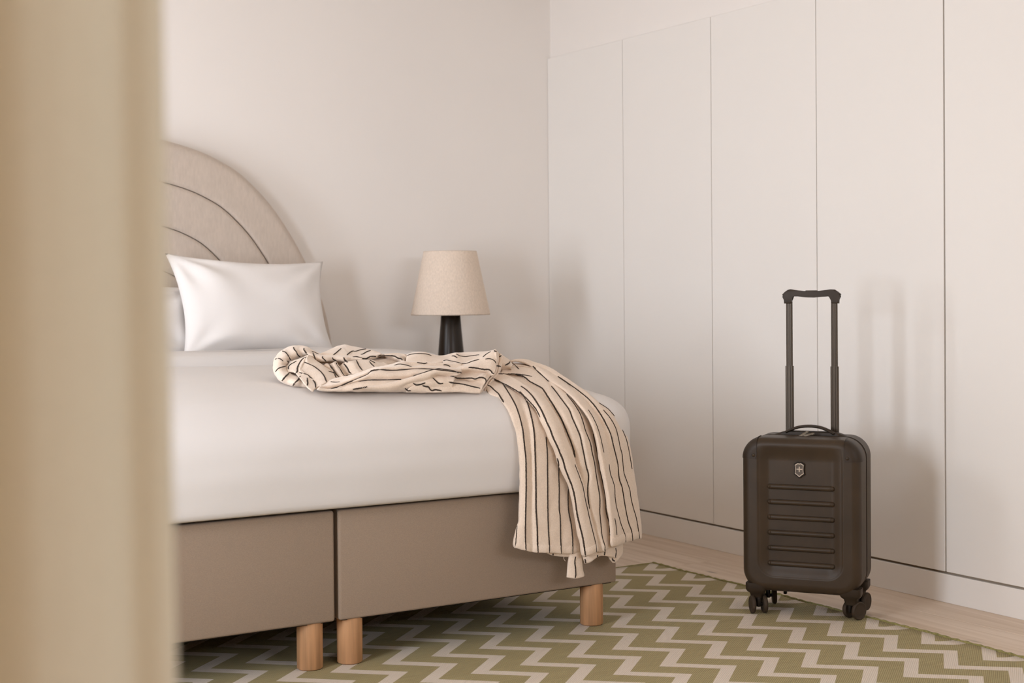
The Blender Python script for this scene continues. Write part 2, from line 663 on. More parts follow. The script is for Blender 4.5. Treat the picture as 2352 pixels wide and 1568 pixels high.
prof = [(.054, .440), (.040, .434), (.027, .434), (.016, .446), (.006, .49), (-.002, .530), (-.0036, .560), (-.0016, .5655), (-.0038, .571), (-.003, .61), (.008, .645), (.032, .676), (.07, .702), (.12, .720), (.20, .735), (.35, .746), (.6, .752), (.9, .754)]
DUV = puff_box(.635, 2.575, 3.417, 5.31, prof, .10, lift=dl, wob=.004)
link('cover', DUV, M['linen'], dv)
prof = [(.03, .47), (.008, .462), (0, .48), (-.003, .60), (0, .69), (.008, .755), (.03, .789), (.06, .798), (.10, .801), (.17, .801)]
bm = puff_box(.615, 2.597, 4.60, 5.00, prof, .05, wob=.004, lift=lambda x, y, i: -.020*max(0, (x-2.2)/.35)*min(1, i/.03) if i > 0 else 0, seed=4)
link('turned_back_edge', bm, M['linen'], dv)


# ------------------------------------------------------------------ pillows
def pillow(TL, TR, BR, BL, thick, wr_seed, nrm=Vector((0, -1, .25))):
    bm = new()
    TL, TR, BR, BL = map(Vector, (TL, TR, BR, BL))
    nrm = nrm.normalized()
    N = 44
    sides = []
    for sgn in (1, -1):
        rows = []
        for j in range(N+1):
            row = []
            for i in range(N+1):
                s, t = i/N, j/N
                a, b_ = 2*s-1, 2*t-1
                # concave edges, pointed corners
                s2 = .5+.5*a*(1-.115*(1-b_*b_)**1.0*abs(a)**3)
                t2 = .5+.5*b_*(1-.125*(1-a*a)**1.0*abs(b_)**3)
                p = (BL*(1-s2)+BR*s2)*(1-t2)+(TL*(1-s2)+TR*s2)*t2
                h = ((1-abs(a)**2.6)*(1-abs(b_)**2.6))**.62
                # wrinkles running from the corners
                wv = 0
                for (ca, cb, sc) in ((-1, 1, 1.0), (1, 1, .6), (-1, -1, .5), (1, -1, .6)):
                    dx, dy = a-ca, b_-cb
                    rr = math.hypot(dx, dy)
                    an = math.atan2(dy, dx)
                    wv += sc*math.exp(-(rr/.75)**2)*sin(an*9+wr_seed+rr*1.5)*min(1, rr*2)
                wv += .5*mnoise.noise((a*2.0+wr_seed, b_*2.0, 3))
                hh = thick/2*h+wv*.019*min(1, h*1.6)
                row.append(bm.verts.new(p+nrm*(sgn*hh)))
            rows.append(row)
        grid_faces(bm, rows)
        sides.append(rows)
    bmesh.ops.remove_doubles(bm, verts=bm.verts, dist=.0004)
    return bm


bm = pillow((1.712, 5.17, 1.154), (2.346, 5.17, 1.124), (2.345, 5.045, .752), (1.735, 5.045, .762), .17, 1.3)
tag(link('pillow', bm, M['pillow']), 'white pillow leaning in front, its pointed corner standing beside the curtain', 'pillow')
bm = pillow((1.06, 5.215, 1.10), (1.86, 5.235, 1.025), (1.83, 5.12, .77), (1.05, 5.10, .77), .12, 4.2)
tag(link('pillow', bm, M['pillow']), 'white pillow behind, mostly hidden by the curtain and the other pillow', 'pillow')

# ------------------------------------------------------------------ bedside lamp and nightstand
ns = thing('nightstand', 'pale bedside table hidden behind the bed, carrying the lamp', 'nightstand', (2.93, 5.17, 0))
link('cabinet', box(new(), -.22, .22, -.2, .2, .10, .47, .004, 2), M['whitewood'], ns, True, auto=40)
link('tabletop', box(new(), -.23, .23, -.21, .21, .47, .492, .004, 2), M['whitewood'], ns, True, auto=40)
dr = link('drawer', box(new(), -.2, .2, -.212, -.2, .27, .45, .003, 2), M['whitewood'], ns, True, auto=40)
link('knob', lathe(new(), [(.003, -.02), (.012, -.018), (.014, -.01), (.006, 0)], 20), M['pewter'], dr).matrix_local = Matrix.Translation((0, -.211, .36)) @ Matrix.Rotation(radians(90), 4, 'X').inverted()
for sx in (-1, 1):
    for sy in (-1, 1):
        link('leg', lathe(new(), [(.012, 0), (.018, .10)], 20, sx*.18, sy*.16), M['oak'], ns, True)
lp = thing('table_lamp', 'dark cone table lamp with a beige linen shade beside the bed', 'lamp', (2.905, 5.15, .492))
z0 = .492
link('base', lathe(new(), [(.070, 0), (.0745, .003), (.0748, .008), (.0525, .755-z0), (.0392, .908-z0), (.036, .915-z0), (.0, .915-z0)], 56), M['lampbase'], lp, True, auto=50)
bm = new()
lathe(bm, [(.012, .915-z0), (.012, .99-z0)], 16)
lathe(bm, [(.004, .96-z0), (.004, 1.14-z0)], 10)
for k in range(3):
    a = 2*pi*k/3+.4
    tube(bm, [(0, 0, 1.135-z0), (.055*cos(a), .055*sin(a), 1.138-z0), (.108*cos(a), .108*sin(a), 1.15-z0)], .0022, 6)
link('lamp_holder', bm, M['pewter'], lp)
link('bulb', lathe(new(), [(.012, .985-z0), (.02, 1.0-z0), (.03, 1.03-z0), (.026, 1.055-z0), (.012, 1.068-z0), (.0, 1.07-z0)], 24), M['linen'], lp)
bm = lathe(new(), [(.1600, .909-z0), (.1618, .907-z0), (.1622, .912-z0), (.1096, 1.164-z0), (.1090, 1.168-z0), (.1075, 1.166-z0), (.1078, 1.160-z0), (.1600, .909-z0)], 72)
link('lamp_shade', bm, M['shade'], lp)

# ------------------------------------------------------------------ curtain
bm = new()
rows = []
NX, NZ = 260, 30
FOLD = [(0, 0), (.006, -.004), (.014, -.001), (.021, .0025), (.028, .001), (.040, -.005), (.058, -.008), (.076, -.007), (.088, .0), (.096, .008), (.106, .008)]
for j in range(NZ+1):
    z = .012+(CEIL-.02)*j/NZ
    row = []
    for i in range(NX+1):
        s = .69*i/NX
        q = s % .106
        k = int(s/.106)
        if s < .106:
            f = interp(q, [a for a, _ in FOLD], [b_ for _, b_ in FOLD])
        else:
            f = .004+.010*cos(2*pi*(q/.106))*(1+.3*sin(k*3.1))-.006
        x = .2545-s+.011*(1.2-z)*(1-s)
        row.append(bm.verts.new((x, .775+f+.003*sin(z*2.2+s*30), z)))
    rows.append(row)
for _ in range(3):
    for row in rows:
        ys = [v.co.y for v in row]
        for i in range(1, len(row)-1):
            row[i].co.y = (ys[i-1]+2*ys[i]+ys[i+1])/4
grid_faces(bm, rows)
cur = link('curtain', bm, M['curtain'])
sm = cur.modifiers.new('thickness', 'SOLIDIFY')
sm.thickness = .004
tag(cur, 'blurred tan curtain hanging in the foreground beside the camera', 'curtain')

# ------------------------------------------------------------------ bathrobe
def hang(pts, off=0.0, ya=0.0):
    """cloth hanging over the rounded foot corner: follows the duvet's slope, then drops in front of the bed base.
    off = how far the fold stands proud, single or (top, middle, bottom)"""
    out = []
    n = len(pts)
    for i, (px, py) in enumerate(pts):
        y = interp(py, [800, 830, 870, 900, 930, 970, 1020, 1300], [3.77, 3.69, 3.595, 3.515, 3.452, 3.412, 3.396, 3.385])
        y += max(0, (px-1400)/70)*.055+ya
        o = off if not isinstance(off, tuple) else interp(i/(n-1), [0, .5, 1], list(off))
        p = at(px, py, y)
        out.append(p-(p-CAM).normalized()*o)
    return out


def pile(pts, y0, y1=None):
    """cloth lying on top of the bed, y0 at the start of the curve to y1 at its end"""
    y1 = y0 if y1 is None else y1
    n = len(pts)
    return [at(px, py, y0+(y1-y0)*i/(n-1)) for i, (px, py) in enumerate(pts)]


def loft(bm, curves, n=60, m=7, seed=0, rough=.0012):
    C_ = [spline(c, n) for c in curves]
    C_ = [C_[0]]+C_+[C_[-1]]
    rows = []
    for i in range(1, len(C_)-2):
        for k in range(m):
            rows.append([bm.verts.new(cat(C_[i-1][j], C_[i][j], C_[i+1][j], C_[i+2][j], k/m)) for j in range(n)])
    rows.append([bm.verts.new(p) for p in C_[-1]])
    for r in rows:
        for v in r:
            c = v.co
            v.co = c+Vector((mnoise.noise(c*38+Vector((seed, 0, 0))), mnoise.noise(c*38+Vector((0, seed, 5)))*1.4, mnoise.noise(c*38+Vector((9, 3, seed)))))*rough
    grid_faces(bm, rows)


def G(*p):
    return [(620+x/12.06, 780+y/12.06) for x, y in p]


def Hh(*p):
    return [(780+x/12.06, 780+y/12.06) for x, y in p]


def I(*p):
    return [(930+x/9.046, 790+y/9.046) for x, y in p]


robe = thing('bathrobe', 'cream terry bathrobe with thin black stripes, heaped on the bed and hanging over its foot', 'bathrobe', (0, 0, 0))
PATCH = []


def patch(name, curves, n=60, m=7, seed=0, rough=.0012, thick=.004):
    bm = new()
    loft(bm, curves, n, m, seed, rough)
    o = link(name, bm, M['terry'], robe)
    s = o.modifiers.new('pile', 'SOLIDIFY')
    s.thickness = thick
    s.offset = 0
    dg = bpy.context.evaluated_depsgraph_get()
    ev = o.evaluated_get(dg)
    me = ev.to_mesh()
    PATCH.append(BVHTree.FromPolygons([v.co.copy() for v in me.vertices], [tuple(p.vertices) for p in me.polygons]))
    ev.to_mesh_clear()
    return o


# ---- hanging skirt, left panel
E0 = [(1119.5, 894), (1126, 904), (1146, 912), (1155, 924), (1164, 937), (1171, 951), (1176, 962), (1183.3, 982), (1188, 1003), (1191, 1026), (1193, 1047), (1194.5, 1077), (1194.5, 1120), (1193, 1176), (1192.5, 1192), (1190, 1206), (1183.3, 1227), (1179, 1249), (1183, 1257)]
s1 = [(1119.5, 883), (1127.6, 888), (1135.6, 896), (1144.8, 904), (1152, 914), (1161, 927), (1168, 937), (1174, 951), (1180, 966), (1187, 985), (1192, 1005), (1195, 1028), (1197, 1050), (1198, 1080), (1198, 1120), (1197, 1176), (1195, 1195), (1190, 1209), (1187, 1232), (1186, 1258)]
s2 = [(1128, 874), (1142, 876), (1154, 880), (1160.8, 890), (1168.9, 902.8), (1175.8, 914.3), (1182.7, 927), (1188.4, 940.7), (1194, 958), (1200.6, 985.5), (1203.2, 1009), (1205.5, 1030.4), (1207.8, 1051.8), (1208.4, 1082.4), (1208.7, 1120), (1207.6, 1176), (1206.8, 1218), (1207.3, 1245), (1207.9, 1264)]
m23 = [(1132, 871), (1150, 873), (1168, 882), (1182, 900), (1192, 917), (1199, 933), (1206, 955), (1213, 984), (1215, 1010), (1217, 1050), (1219, 1082), (1220, 1120), (1219, 1176), (1220, 1218), (1221, 1266)]
s3 = [(1135, 869), (1160, 873), (1180, 886), (1194, 899.4), (1203.3, 909.7), (1209, 920), (1214.8, 935), (1221, 959), (1225.6, 982.4), (1227.7, 1000.8), (1228.7, 1023), (1229.7, 1051.8), (1230.5, 1082.4), (1231, 1120), (1231.3, 1169), (1233.9, 1211), (1234.6, 1246), (1235.7, 1268.8)]
s4 = [(1140, 868), (1170, 878), (1195, 894), (1222, 918), (1240, 950), (1250, 980), (1254.2, 1003), (1256.7, 1033.5), (1257.4, 1051.8), (1257.6, 1082), (1258, 1120), (1258.4, 1176), (1259.8, 1218), (1261.5, 1246), (1262, 1269)]
s5 = [(1145, 868), (1180, 880), (1210, 897), (1238, 925), (1262, 972), (1275, 1025), (1280, 1052), (1283.3, 1067), (1283.3, 1092.7), (1284.4, 1120), (1284.4, 1166), (1286.8, 1190), (1287.6, 1232), (1289, 1271)]
s6 = [(1150, 868), (1190, 882), (1225, 903), (1258, 940), (1288, 1010), (1302, 1080), (1305.9, 1118), (1304.7, 1141), (1306, 1173), (1311.8, 1204), (1315.3, 1239), (1315.3, 1271)]
s7u = [(1155, 868), (1200, 884), (1240, 910), (1275, 955), (1310, 1030), (1328, 1110), (1336, 1180), (1345, 1230), (1346, 1270)]


def sh(c, dx, dy=0):
    return [(x+dx, y+dy) for x, y in c]


patch('skirt_panel', [hang(sh(E0, 7, 1), -.022), hang(sh(E0, 1.5), -.006), hang(E0, .004), hang(s1, .014), hang(s2, (.016, .02, .022)), hang(m23, (.006, .008, .014)),
                      hang(s3, (.006, .018, .022)), hang(s4, (0, .014, .020)), hang(s5, (-.006, .004, .012)), hang(s6, (-.012, -.004, .005)), hang(s7u, (-.02, -.014, -.012))], 90, 6, 1)

# ---- second panel, folded over the first
e2 = [(1128, 864), (1140, 870.5), (1152.8, 877.6), (1164.3, 883.3), (1178, 891), (1191.8, 899.4), (1202, 907.5), (1210, 915.5), (1226.3, 932.7), (1233, 943), (1240.4, 960), (1246.5, 973), (1254.7, 990.6), (1266, 1017), (1276, 1039.6), (1282, 1060), (1292.4, 1084.5), (1301.6, 1102.9), (1308, 1120), (1317.4, 1162), (1323, 1200), (1328, 1226.6), (1333, 1246), (1336.7, 1271.5), (1341, 1277)]
s8 = [(1134, 858), (1150, 861), (1165, 867), (1180, 876.5), (1196.4, 886.8), (1205.6, 892.5), (1214.8, 900.6), (1224, 910.9), (1233.2, 924.7), (1242.4, 939.6), (1252, 960), (1256.7, 971), (1263.9, 986.5), (1271, 1006), (1280, 1025), (1287.3, 1042.7), (1293.5, 1058), (1298.6, 1077), (1306.7, 1097.8), (1315, 1120), (1320.5, 1144), (1325.4, 1179), (1331, 1204), (1338, 1232), (1342.3, 1257.5), (1345, 1277)]
r2 = [(1140, 857), (1165, 862), (1188, 874), (1212, 890), (1232, 908), (1250, 930), (1262, 950), (1272, 972), (1283, 1000), (1296, 1030), (1308, 1065), (1320, 1100), (1328, 1120), (1336, 1160), (1343, 1200), (1352, 1235), (1357, 1274)]
s9b = [(1145, 856.5), (1157, 862), (1180, 871), (1207, 886), (1232, 901), (1249, 917), (1263, 936), (1276, 957), (1287, 980), (1296.5, 1004), (1306.7, 1029), (1315, 1052), (1320, 1066), (1331, 1095), (1338.4, 1117), (1344.4, 1148), (1349.3, 1169), (1356.3, 1200), (1363.3, 1228), (1368.2, 1249), (1370.3, 1267)]
eR2 = [(1150, 856), (1162, 861.5), (1185, 870.5), (1211, 885.5), (1235, 900.5), (1252, 916.5), (1266, 935.5), (1279, 957), (1290, 980), (1299.5, 1004), (1309.7, 1029), (1318, 1052), (1324, 1070), (1334, 1095), (1341.4, 1117), (1347, 1148), (1353, 1169), (1360, 1200), (1367.5, 1226), (1372, 1249), (1373, 1264)]
patch('skirt_panel', [hang(sh(e2, 8, 0), .012), hang(sh(e2, 1.2), .024), hang(e2, .034), hang(s8, (.040, .050, .046)), hang(r2, (.042, .052, .046)), hang(s9b, (.03, .040, .036)), hang(eR2, (.02, .028, .026)), hang(sh(eR2, -5), (.004, .010, .010))], 90, 6, 2)

# ---- third panel
u3 = sh(s9b, -10)
s9 = [(1150, 856), (1168, 857.5), (1183.8, 859.5), (1197.6, 862.7), (1206.8, 867.3), (1216, 875.3), (1226.3, 881), (1243.5, 890.2), (1250.4, 898.3), (1258.4, 910.9), (1268.8, 927), (1279, 944), (1288.4, 960), (1295.5, 976), (1302.7, 992.7), (1310.8, 1013), (1317, 1031.4), (1321, 1049.8), (1324.6, 1068), (1333, 1105), (1341, 1140), (1352, 1190), (1362, 1235), (1372, 1268)]
m91 = [(1152, 853), (1173.5, 857), (1201, 859), (1221.7, 862), (1242.4, 868), (1254, 880), (1262, 898), (1275, 920), (1288, 940), (1299, 960), (1308, 982), (1318, 1006), (1327, 1032), (1335, 1062), (1340, 1095), (1343, 1125), (1346, 1155), (1356, 1200), (1368, 1240), (1376, 1267)]
s10 = [(1156, 846), (1182, 842), (1205, 844), (1224, 849), (1243, 861), (1259.6, 875), (1266.5, 886.8), (1275.7, 898), (1286, 912), (1299.8, 930.4), (1307.6, 942), (1314.4, 959.4), (1322.5, 977.8), (1331.7, 999.6), (1336.3, 1020), (1341.4, 1046), (1346.5, 1071.4), (1351.6, 1092), (1349.6, 1122.4), (1350.7, 1145), (1353.5, 1168), (1362, 1200), (1372, 1240), (1380, 1267)]
s11 = [(1160, 842), (1190, 840), (1220, 845), (1248, 858), (1270, 877), (1285, 890), (1301.8, 906), (1316.7, 925), (1330.5, 946.8), (1337.4, 964), (1344.3, 988), (1349, 1000), (1356.2, 1018.4), (1359.8, 1038.8), (1365, 1061), (1368, 1083.7), (1372, 1107), (1377, 1137.8), (1377.7, 1159), (1377.4, 1176), (1380, 1204), (1383, 1232), (1388.6, 1252), (1389, 1264)]
c34 = [(1164, 839), (1195, 838), (1228, 844), (1254, 858), (1275, 877), (1292, 894), (1308, 910), (1324, 930), (1336, 950), (1345, 970), (1352, 990), (1360, 1018), (1366, 1046), (1371, 1069), (1375, 1092), (1383, 1126.5), (1386, 1151), (1386, 1176), (1391, 1199), (1396, 1232), (1398, 1259)]
k34 = [(1168, 837), (1200, 836), (1232, 842), (1258, 857), (1279, 877), (1297, 893.5), (1313, 910), (1330, 930), (1342, 948), (1353, 968), (1362, 993.8), (1370, 1020), (1377, 1048), (1381, 1072), (1386, 1095), (1394, 1126.5), (1398, 1151), (1398, 1176), (1404, 1199), (1408, 1232), (1410, 1256)]
patch('skirt_panel', [hang(u3, (.004, .012, .010)), hang(sh(s9, -8), (.006, .012, .008)), hang(s9, (.022, .022, .012)), hang(m91, (.026, .034, .02)), hang(s10, (.016, .030, .022)), hang(sh(s10, 8, -2), (.026, .034, .030)), hang(s11, (.018, .022, .024)), hang(c34, (.004, .006, .004)), hang(k34, (-.010, -.006, -.008))], 90, 6, 3)

# ---- fourth panel with the rolled front edge
e4 = [(1158, 838), (1166, 829.5), (1190, 829), (1212, 836), (1236, 850), (1259, 870.5), (1272, 880), (1284, 887.5), (1299.5, 898.7), (1314.4, 912.5), (1329.4, 930.5), (1340.5, 944), (1350, 958), (1356.5, 970), (1366, 997), (1372, 1024), (1376, 1049), (1381, 1078), (1386.3, 1102), (1390.6, 1124), (1394, 1151), (1396, 1170), (1400.5, 1195), (1403.3, 1222), (1403.3, 1247), (1407, 1255)]
s13 = [(1162, 835), (1172, 828.5), (1195, 828.5), (1222, 837), (1248, 850), (1270, 865), (1292, 881), (1315, 899), (1335, 920), (1351, 941), (1359.2, 953.7), (1368.4, 972), (1375.3, 990.4), (1381, 1012), (1386.8, 1038.8), (1391, 1066), (1396, 1098), (1401, 1130), (1406, 1160), (1413.8, 1195.8), (1416.6, 1228), (1419, 1253)]
rl = [(1160, 836), (1170, 829), (1193, 828.5), (1218, 836), (1243, 849.5), (1265, 867), (1280, 880), (1297, 893), (1313, 909), (1330, 926), (1345, 946), (1354, 960), (1362, 978), (1370, 1000), (1377, 1030), (1383, 1055), (1388, 1084), (1394, 1112), (1399, 1145), (1404, 1180), (1409, 1210), (1411, 1254)]
s13b = [(1166, 832), (1180, 828.5), (1200, 829.5), (1226, 838), (1258, 851), (1280, 866), (1303, 883), (1335, 911), (1365, 946), (1383, 982), (1393, 1015), (1397, 1048), (1398.8, 1066), (1401.6, 1086.7), (1407.8, 1105), (1411.8, 1121), (1412.5, 1140), (1415.2, 1160.7), (1420.8, 1183), (1426.5, 1204), (1432, 1218), (1436, 1230), (1437, 1245)]
s14 = [(1168, 831), (1184, 828), (1204, 830), (1230, 838), (1258, 849), (1281.4, 864), (1303, 879), (1326, 895), (1349, 913.5), (1365, 930.7), (1378.7, 950), (1388, 966), (1399.4, 989), (1403.7, 1000), (1407.8, 1018), (1413.9, 1042.9), (1419, 1066), (1422, 1097), (1428.2, 1117), (1431.2, 1132.7), (1433.5, 1148), (1437.7, 1173), (1443.3, 1198.6), (1450.3, 1218), (1452, 1230), (1453, 1241)]
s15 = [(1170, 830), (1186, 827.8), (1206, 830.5), (1232, 838.5), (1262, 850), (1287, 865), (1310, 878), (1345, 903), (1368, 923), (1385.6, 941), (1401.7, 960.5), (1413.2, 981), (1419, 1000.5), (1424, 1025.5), (1428.7, 1043.9), (1430.7, 1066), (1433.3, 1086.7), (1440.4, 1107), (1446.5, 1125.5), (1449, 1143), (1454.5, 1166), (1461.5, 1190), (1465.7, 1214), (1469, 1236)]
s16 = [(1172, 829), (1188, 827.7), (1208, 831), (1234, 839), (1264, 851), (1290, 866), (1314, 879), (1350, 904), (1375.3, 925), (1394.8, 937.6), (1405, 948), (1417.8, 965), (1429.3, 987), (1437, 1005), (1441.4, 1020.4), (1445.5, 1040.8), (1448.6, 1059), (1451.6, 1076.5), (1454.7, 1094), (1458.5, 1120), (1463, 1150), (1467, 1180), (1470, 1206), (1472, 1225), (1471.5, 1237)]
eR = [(1174, 828), (1190, 827.5), (1210, 832.5), (1236, 839.5), (1262, 849), (1283.7, 864), (1303, 874), (1326, 887), (1351, 903), (1374, 923), (1397, 936), (1410, 947.5), (1421, 963), (1433, 987), (1440.5, 1005), (1445, 1021), (1449, 1041), (1452, 1059.5), (1454.5, 1078), (1457, 1097), (1461, 1122), (1465, 1152), (1469, 1182), (1472, 1207), (1473, 1225), (1472, 1236)]
patch('skirt_panel', [hang(sh(e4, 10), .004), hang(sh(e4, 1.5), .024), hang(e4, .034), hang(rl, (.036, .046, .042)), hang(s13, (.034, .038, .036)), hang(s13b, (.024, .016, .024)), hang(s14, (.026, .026, .028)), hang(sh(s14, 8, -3), (.026, .024, .024)), hang(s15, (.022, .022, .024)), hang(s16, (.012, .010, .016)), hang(eR, (.002, -.004, .004)), hang(sh(eR, -4, 1), (-.02, -.03, -.02))], 100, 6, 4)

# ---- layers showing below the hem, and the belt end
patch('skirt_lining', [hang([(1320, 1180), (1328, 1225), (1336, 1270), (1342, 1294)], -.004), hang([(1336, 1180), (1345, 1225), (1352, 1270), (1356, 1291)], .004), hang([(1350, 1180), (1362, 1225), (1369, 1265), (1373, 1278)], .006), hang([(1366, 1180), (1378, 1225), (1384, 1262), (1387, 1276)], .008), hang([(1380, 1180), (1392, 1225), (1400, 1262), (1403, 1279)], .006), hang([(1390, 1180), (1404, 1225), (1412, 1258), (1415, 1281)], .002)], 30, 6, 5)
patch('skirt_lining', [hang([(1392, 1200), (1394, 1240), (1396, 1270), (1400, 1284)], -.008), hang([(1400, 1200), (1403, 1240), (1405, 1275), (1408, 1292)], -.002), hang([(1408, 1200), (1411, 1240), (1414, 1274), (1415, 1289)], -.004), hang([(1416, 1200), (1421, 1240), (1423, 1268), (1421, 1282)], -.006), hang([(1424, 1200), (1428, 1235), (1430, 1258), (1429, 1271)], -.012)], 26, 6, 6)
patch('skirt_lining', [hang([(1236, 1150), (1240, 1220), (1250, 1267)], -.006), hang([(1254, 1150), (1258, 1220), (1268, 1275)], -.002), hang([(1280, 1150), (1284, 1220), (1291, 1278)], .0), hang([(1304, 1150), (1308, 1220), (1318, 1277.5)], -.002)], 24, 6, 7)
patch('belt', [hang([(1312, 1235), (1310, 1255), (1307, 1277), (1304, 1310), (1302.6, 1325)], (-.03, -.012, -.004)), hang([(1313, 1235), (1311, 1255), (1308.5, 1277), (1306, 1310), (1304.5, 1326)], (-.025, 0, .006)), hang([(1322, 1235), (1322, 1255), (1321, 1277), (1321, 1305), (1321, 1328)], (-.02, .004, .012)), hang([(1332, 1235), (1332, 1255), (1333, 1277), (1335, 1305), (1338, 1325)], (-.025, 0, .006)), hang([(1334, 1235), (1334, 1255), (1335.2, 1277), (1336.7, 1302), (1341, 1320)], (-.03, -.012, -.004))], 40, 5, 8)
bm = new()
tube(bm, hang([(1296, 1277), (1295, 1281), (1296.5, 1286), (1299, 1288)], .004), .0007, 5, 12)
link('loose_thread', bm, M['terry'], robe)

# ---- the heap on top: under-layer first
YR = lambda py: 3.60+(888-py)*.0031


def lay(pts, dy=0.0):
    """heaped cloth: the higher it stands the further back it lies"""
    return [at(px, py, YR(py)+dy) for px, py in pts]


patch('heaped_cloth', [lay([(672, 880), (760, 886), (880, 889), (1000, 890), (1100, 892)], .05), lay([(670, 862), (760, 862), (880, 866), (1000, 862), (1108, 866)], .07), lay([(690, 842), (760, 842), (880, 845), (1000, 842), (1118, 838)], .07), lay([(706, 828), (760, 828), (880, 826), (1000, 828), (1125, 818)], .05), lay([(715, 822), (760, 821), (870, 820), (1000, 822), (1128, 812)], .16)], 70, 6, 9, .004)

# back mound
patch('heaped_cloth', [lay(G((1350, 460), (1500, 450), (1760, 470), (2000, 480))+Hh((200, 500), (560, 560), (760, 560), (1000, 500), (1160, 430)), .03), lay(G((1380, 410), (1500, 395), (1760, 420), (2000, 425))+Hh((200, 440), (560, 495), (740, 500), (1000, 440), (1150, 405)), .005), lay(G((1400, 400), (1600, 350), (1800, 300), (2040, 290))+Hh((220, 330), (520, 380), (700, 390), (960, 370), (1150, 395)), .03), lay(G((1420, 390), (1620, 310), (1850, 205), (2060, 165))+Hh((200, 165), (480, 225), (700, 265), (900, 310), (1150, 388)), .08), lay(G((1440, 395), (1640, 320), (1870, 215), (2060, 180))+Hh((200, 180), (480, 240), (700, 280), (900, 325), (1140, 395)), .20)], 80, 7, 10, .002)

# collar: a thick roll curling round at the left
ring = [Hh((640, 520), (620, 545), (590, 575)), Hh((300, 440), (290, 520), (300, 625)), Hh((100, 430), (130, 520), (220, 632)), G((1760, 425), (1750, 510), (1850, 605)), G((1440, 410), (1470, 520), (1540, 600)),
        G((1220, 335), (1200, 440), (1275, 580)), G((1040, 215), (975, 320), (1060, 450)), G((840, 180), (810, 320), (950, 455)), G((640, 190), (700, 330), (820, 480)), G((460, 240), (560, 400), (690, 540)), G((320, 320), (430, 430), (560, 560)), G((215, 430), (330, 540), (520, 600)),
        G((140, 560), (290, 610), (500, 640)), G((105, 720), (250, 710), (450, 715)), G((115, 860), (270, 800), (460, 760)), G((180, 1000), (330, 900), (500, 840)), G((290, 1125), (400, 1020), (540, 915)), G((450, 1215), (540, 1085), (680, 960)), G((640, 1270), (730, 1150), (850, 1000)), G((850, 1305), (890, 1170), (960, 1010)), G((1040, 1320), (1050, 1180), (1040, 1030)), G((1110, 1325), (1130, 1180), (1110, 1050))]
cur_ = []
for i, c in enumerate(ring):
    (ax, ay), (bx, by), (cx_, cy_) = c
    cc = [(ax+(bx-ax)*.06, ay+(by-ay)*.06), (ax, ay), ((ax*2+bx)/3, (ay*2+by)/3), (bx, by), ((cx_*2+bx)/3, (cy_*2+by)/3), (cx_, cy_), (cx_+(cx_-bx)*.05, cy_+(cy_-by)*.05)]
    ds = [.07, .03, -.005, -.025, -.008, .03, .07]
    pinch = .010*(1 if i % 2 else -1)
    cur_.append([at(px, py, YR(py)+d+pinch*.5) for (px, py), d in zip(cc, ds)])
bm = new()
C_ = [spline(c, 22) for c in cur_]
C_ = [C_[0]]+C_+[C_[-1]]
patch('collar', cur_, 26, 5, 11, .0022)

# folded lapel in front of the collar
m0 = G((760, 555), (690, 580), (600, 625), (540, 690), (508, 760), (505, 830), (540, 895))
m2 = G((1000, 470), (880, 550), (800, 680), (752, 790), (760, 860), (720, 945))
m3 = G((1020, 440), (935, 580), (860, 740), (830, 860), (900, 960), (1010, 985), (1062, 1050), (1068, 1200), (1068, 1350), (1130, 1400))
m4 = G((1040, 440), (975, 590), (920, 740), (930, 870), (1060, 965), (1110, 1040), (1200, 1110), (1258, 1205), (1270, 1345))
m5 = G((1075, 440), (1030, 540), (1080, 660), (1200, 730), (1400, 880), (1520, 1040), (1575, 1195))
m6 = G((1110, 445), (1160, 500), (1300, 620), (1500, 750), (1700, 900), (1850, 1095))
patch('lapel', [lay([(x+2, y+2) for x, y in m0], .03), lay(m0, -.01), lay(m2, -.04), lay(m3, -.05), lay(m4, -.045), lay(m5, -.055), lay(m6, -.02), lay([(x, y+3) for x, y in m6], .06)], 50, 7, 12, .0018)

# small folds and the strap in the middle
p0 = G((1470, 745), (1620, 870), (1760, 980), (1860, 1100))
p1 = G((1560, 665), (1700, 800), (1810, 930), (1900, 1090))
p2 = G((1645, 685), (1760, 850), (1830, 960), (1945, 1075))
p2b = G((1750, 640), (1830, 800), (1920, 930), (2010, 1060))
p3 = G((1830, 610), (1890, 730), (1960, 860), (2060, 1040))
p3b = Hh((-40, 770), (30, 850), (100, 930), (180, 1010))
p4 = Hh((120, 655), (225, 800), (260, 890), (340, 960))
p4b = Hh((300, 610), (380, 730), (440, 830), (520, 935))
p5 = Hh((465, 570), (560, 760), (610, 830), (665, 900))
p6 = Hh((830, 560), (860, 650), (920, 710), (1005, 800))
p7 = Hh((1000, 620), (1080, 660), (1120, 700), (1180, 770))
p8 = Hh((1120, 660), (1230, 645), (1310, 690), (1390, 735))
patch('sleeve', [lay(p0, .03), lay(p1, -.005), lay(p2, .02), lay(p2b, -.02), lay(p3, .0), lay(p3b, .035), lay(p4, -.005), lay(p4b, -.03), lay(p5, -.025), lay(p6, -.02), lay(p7, .0), lay(p8, .01)], 30, 7, 13, .002)
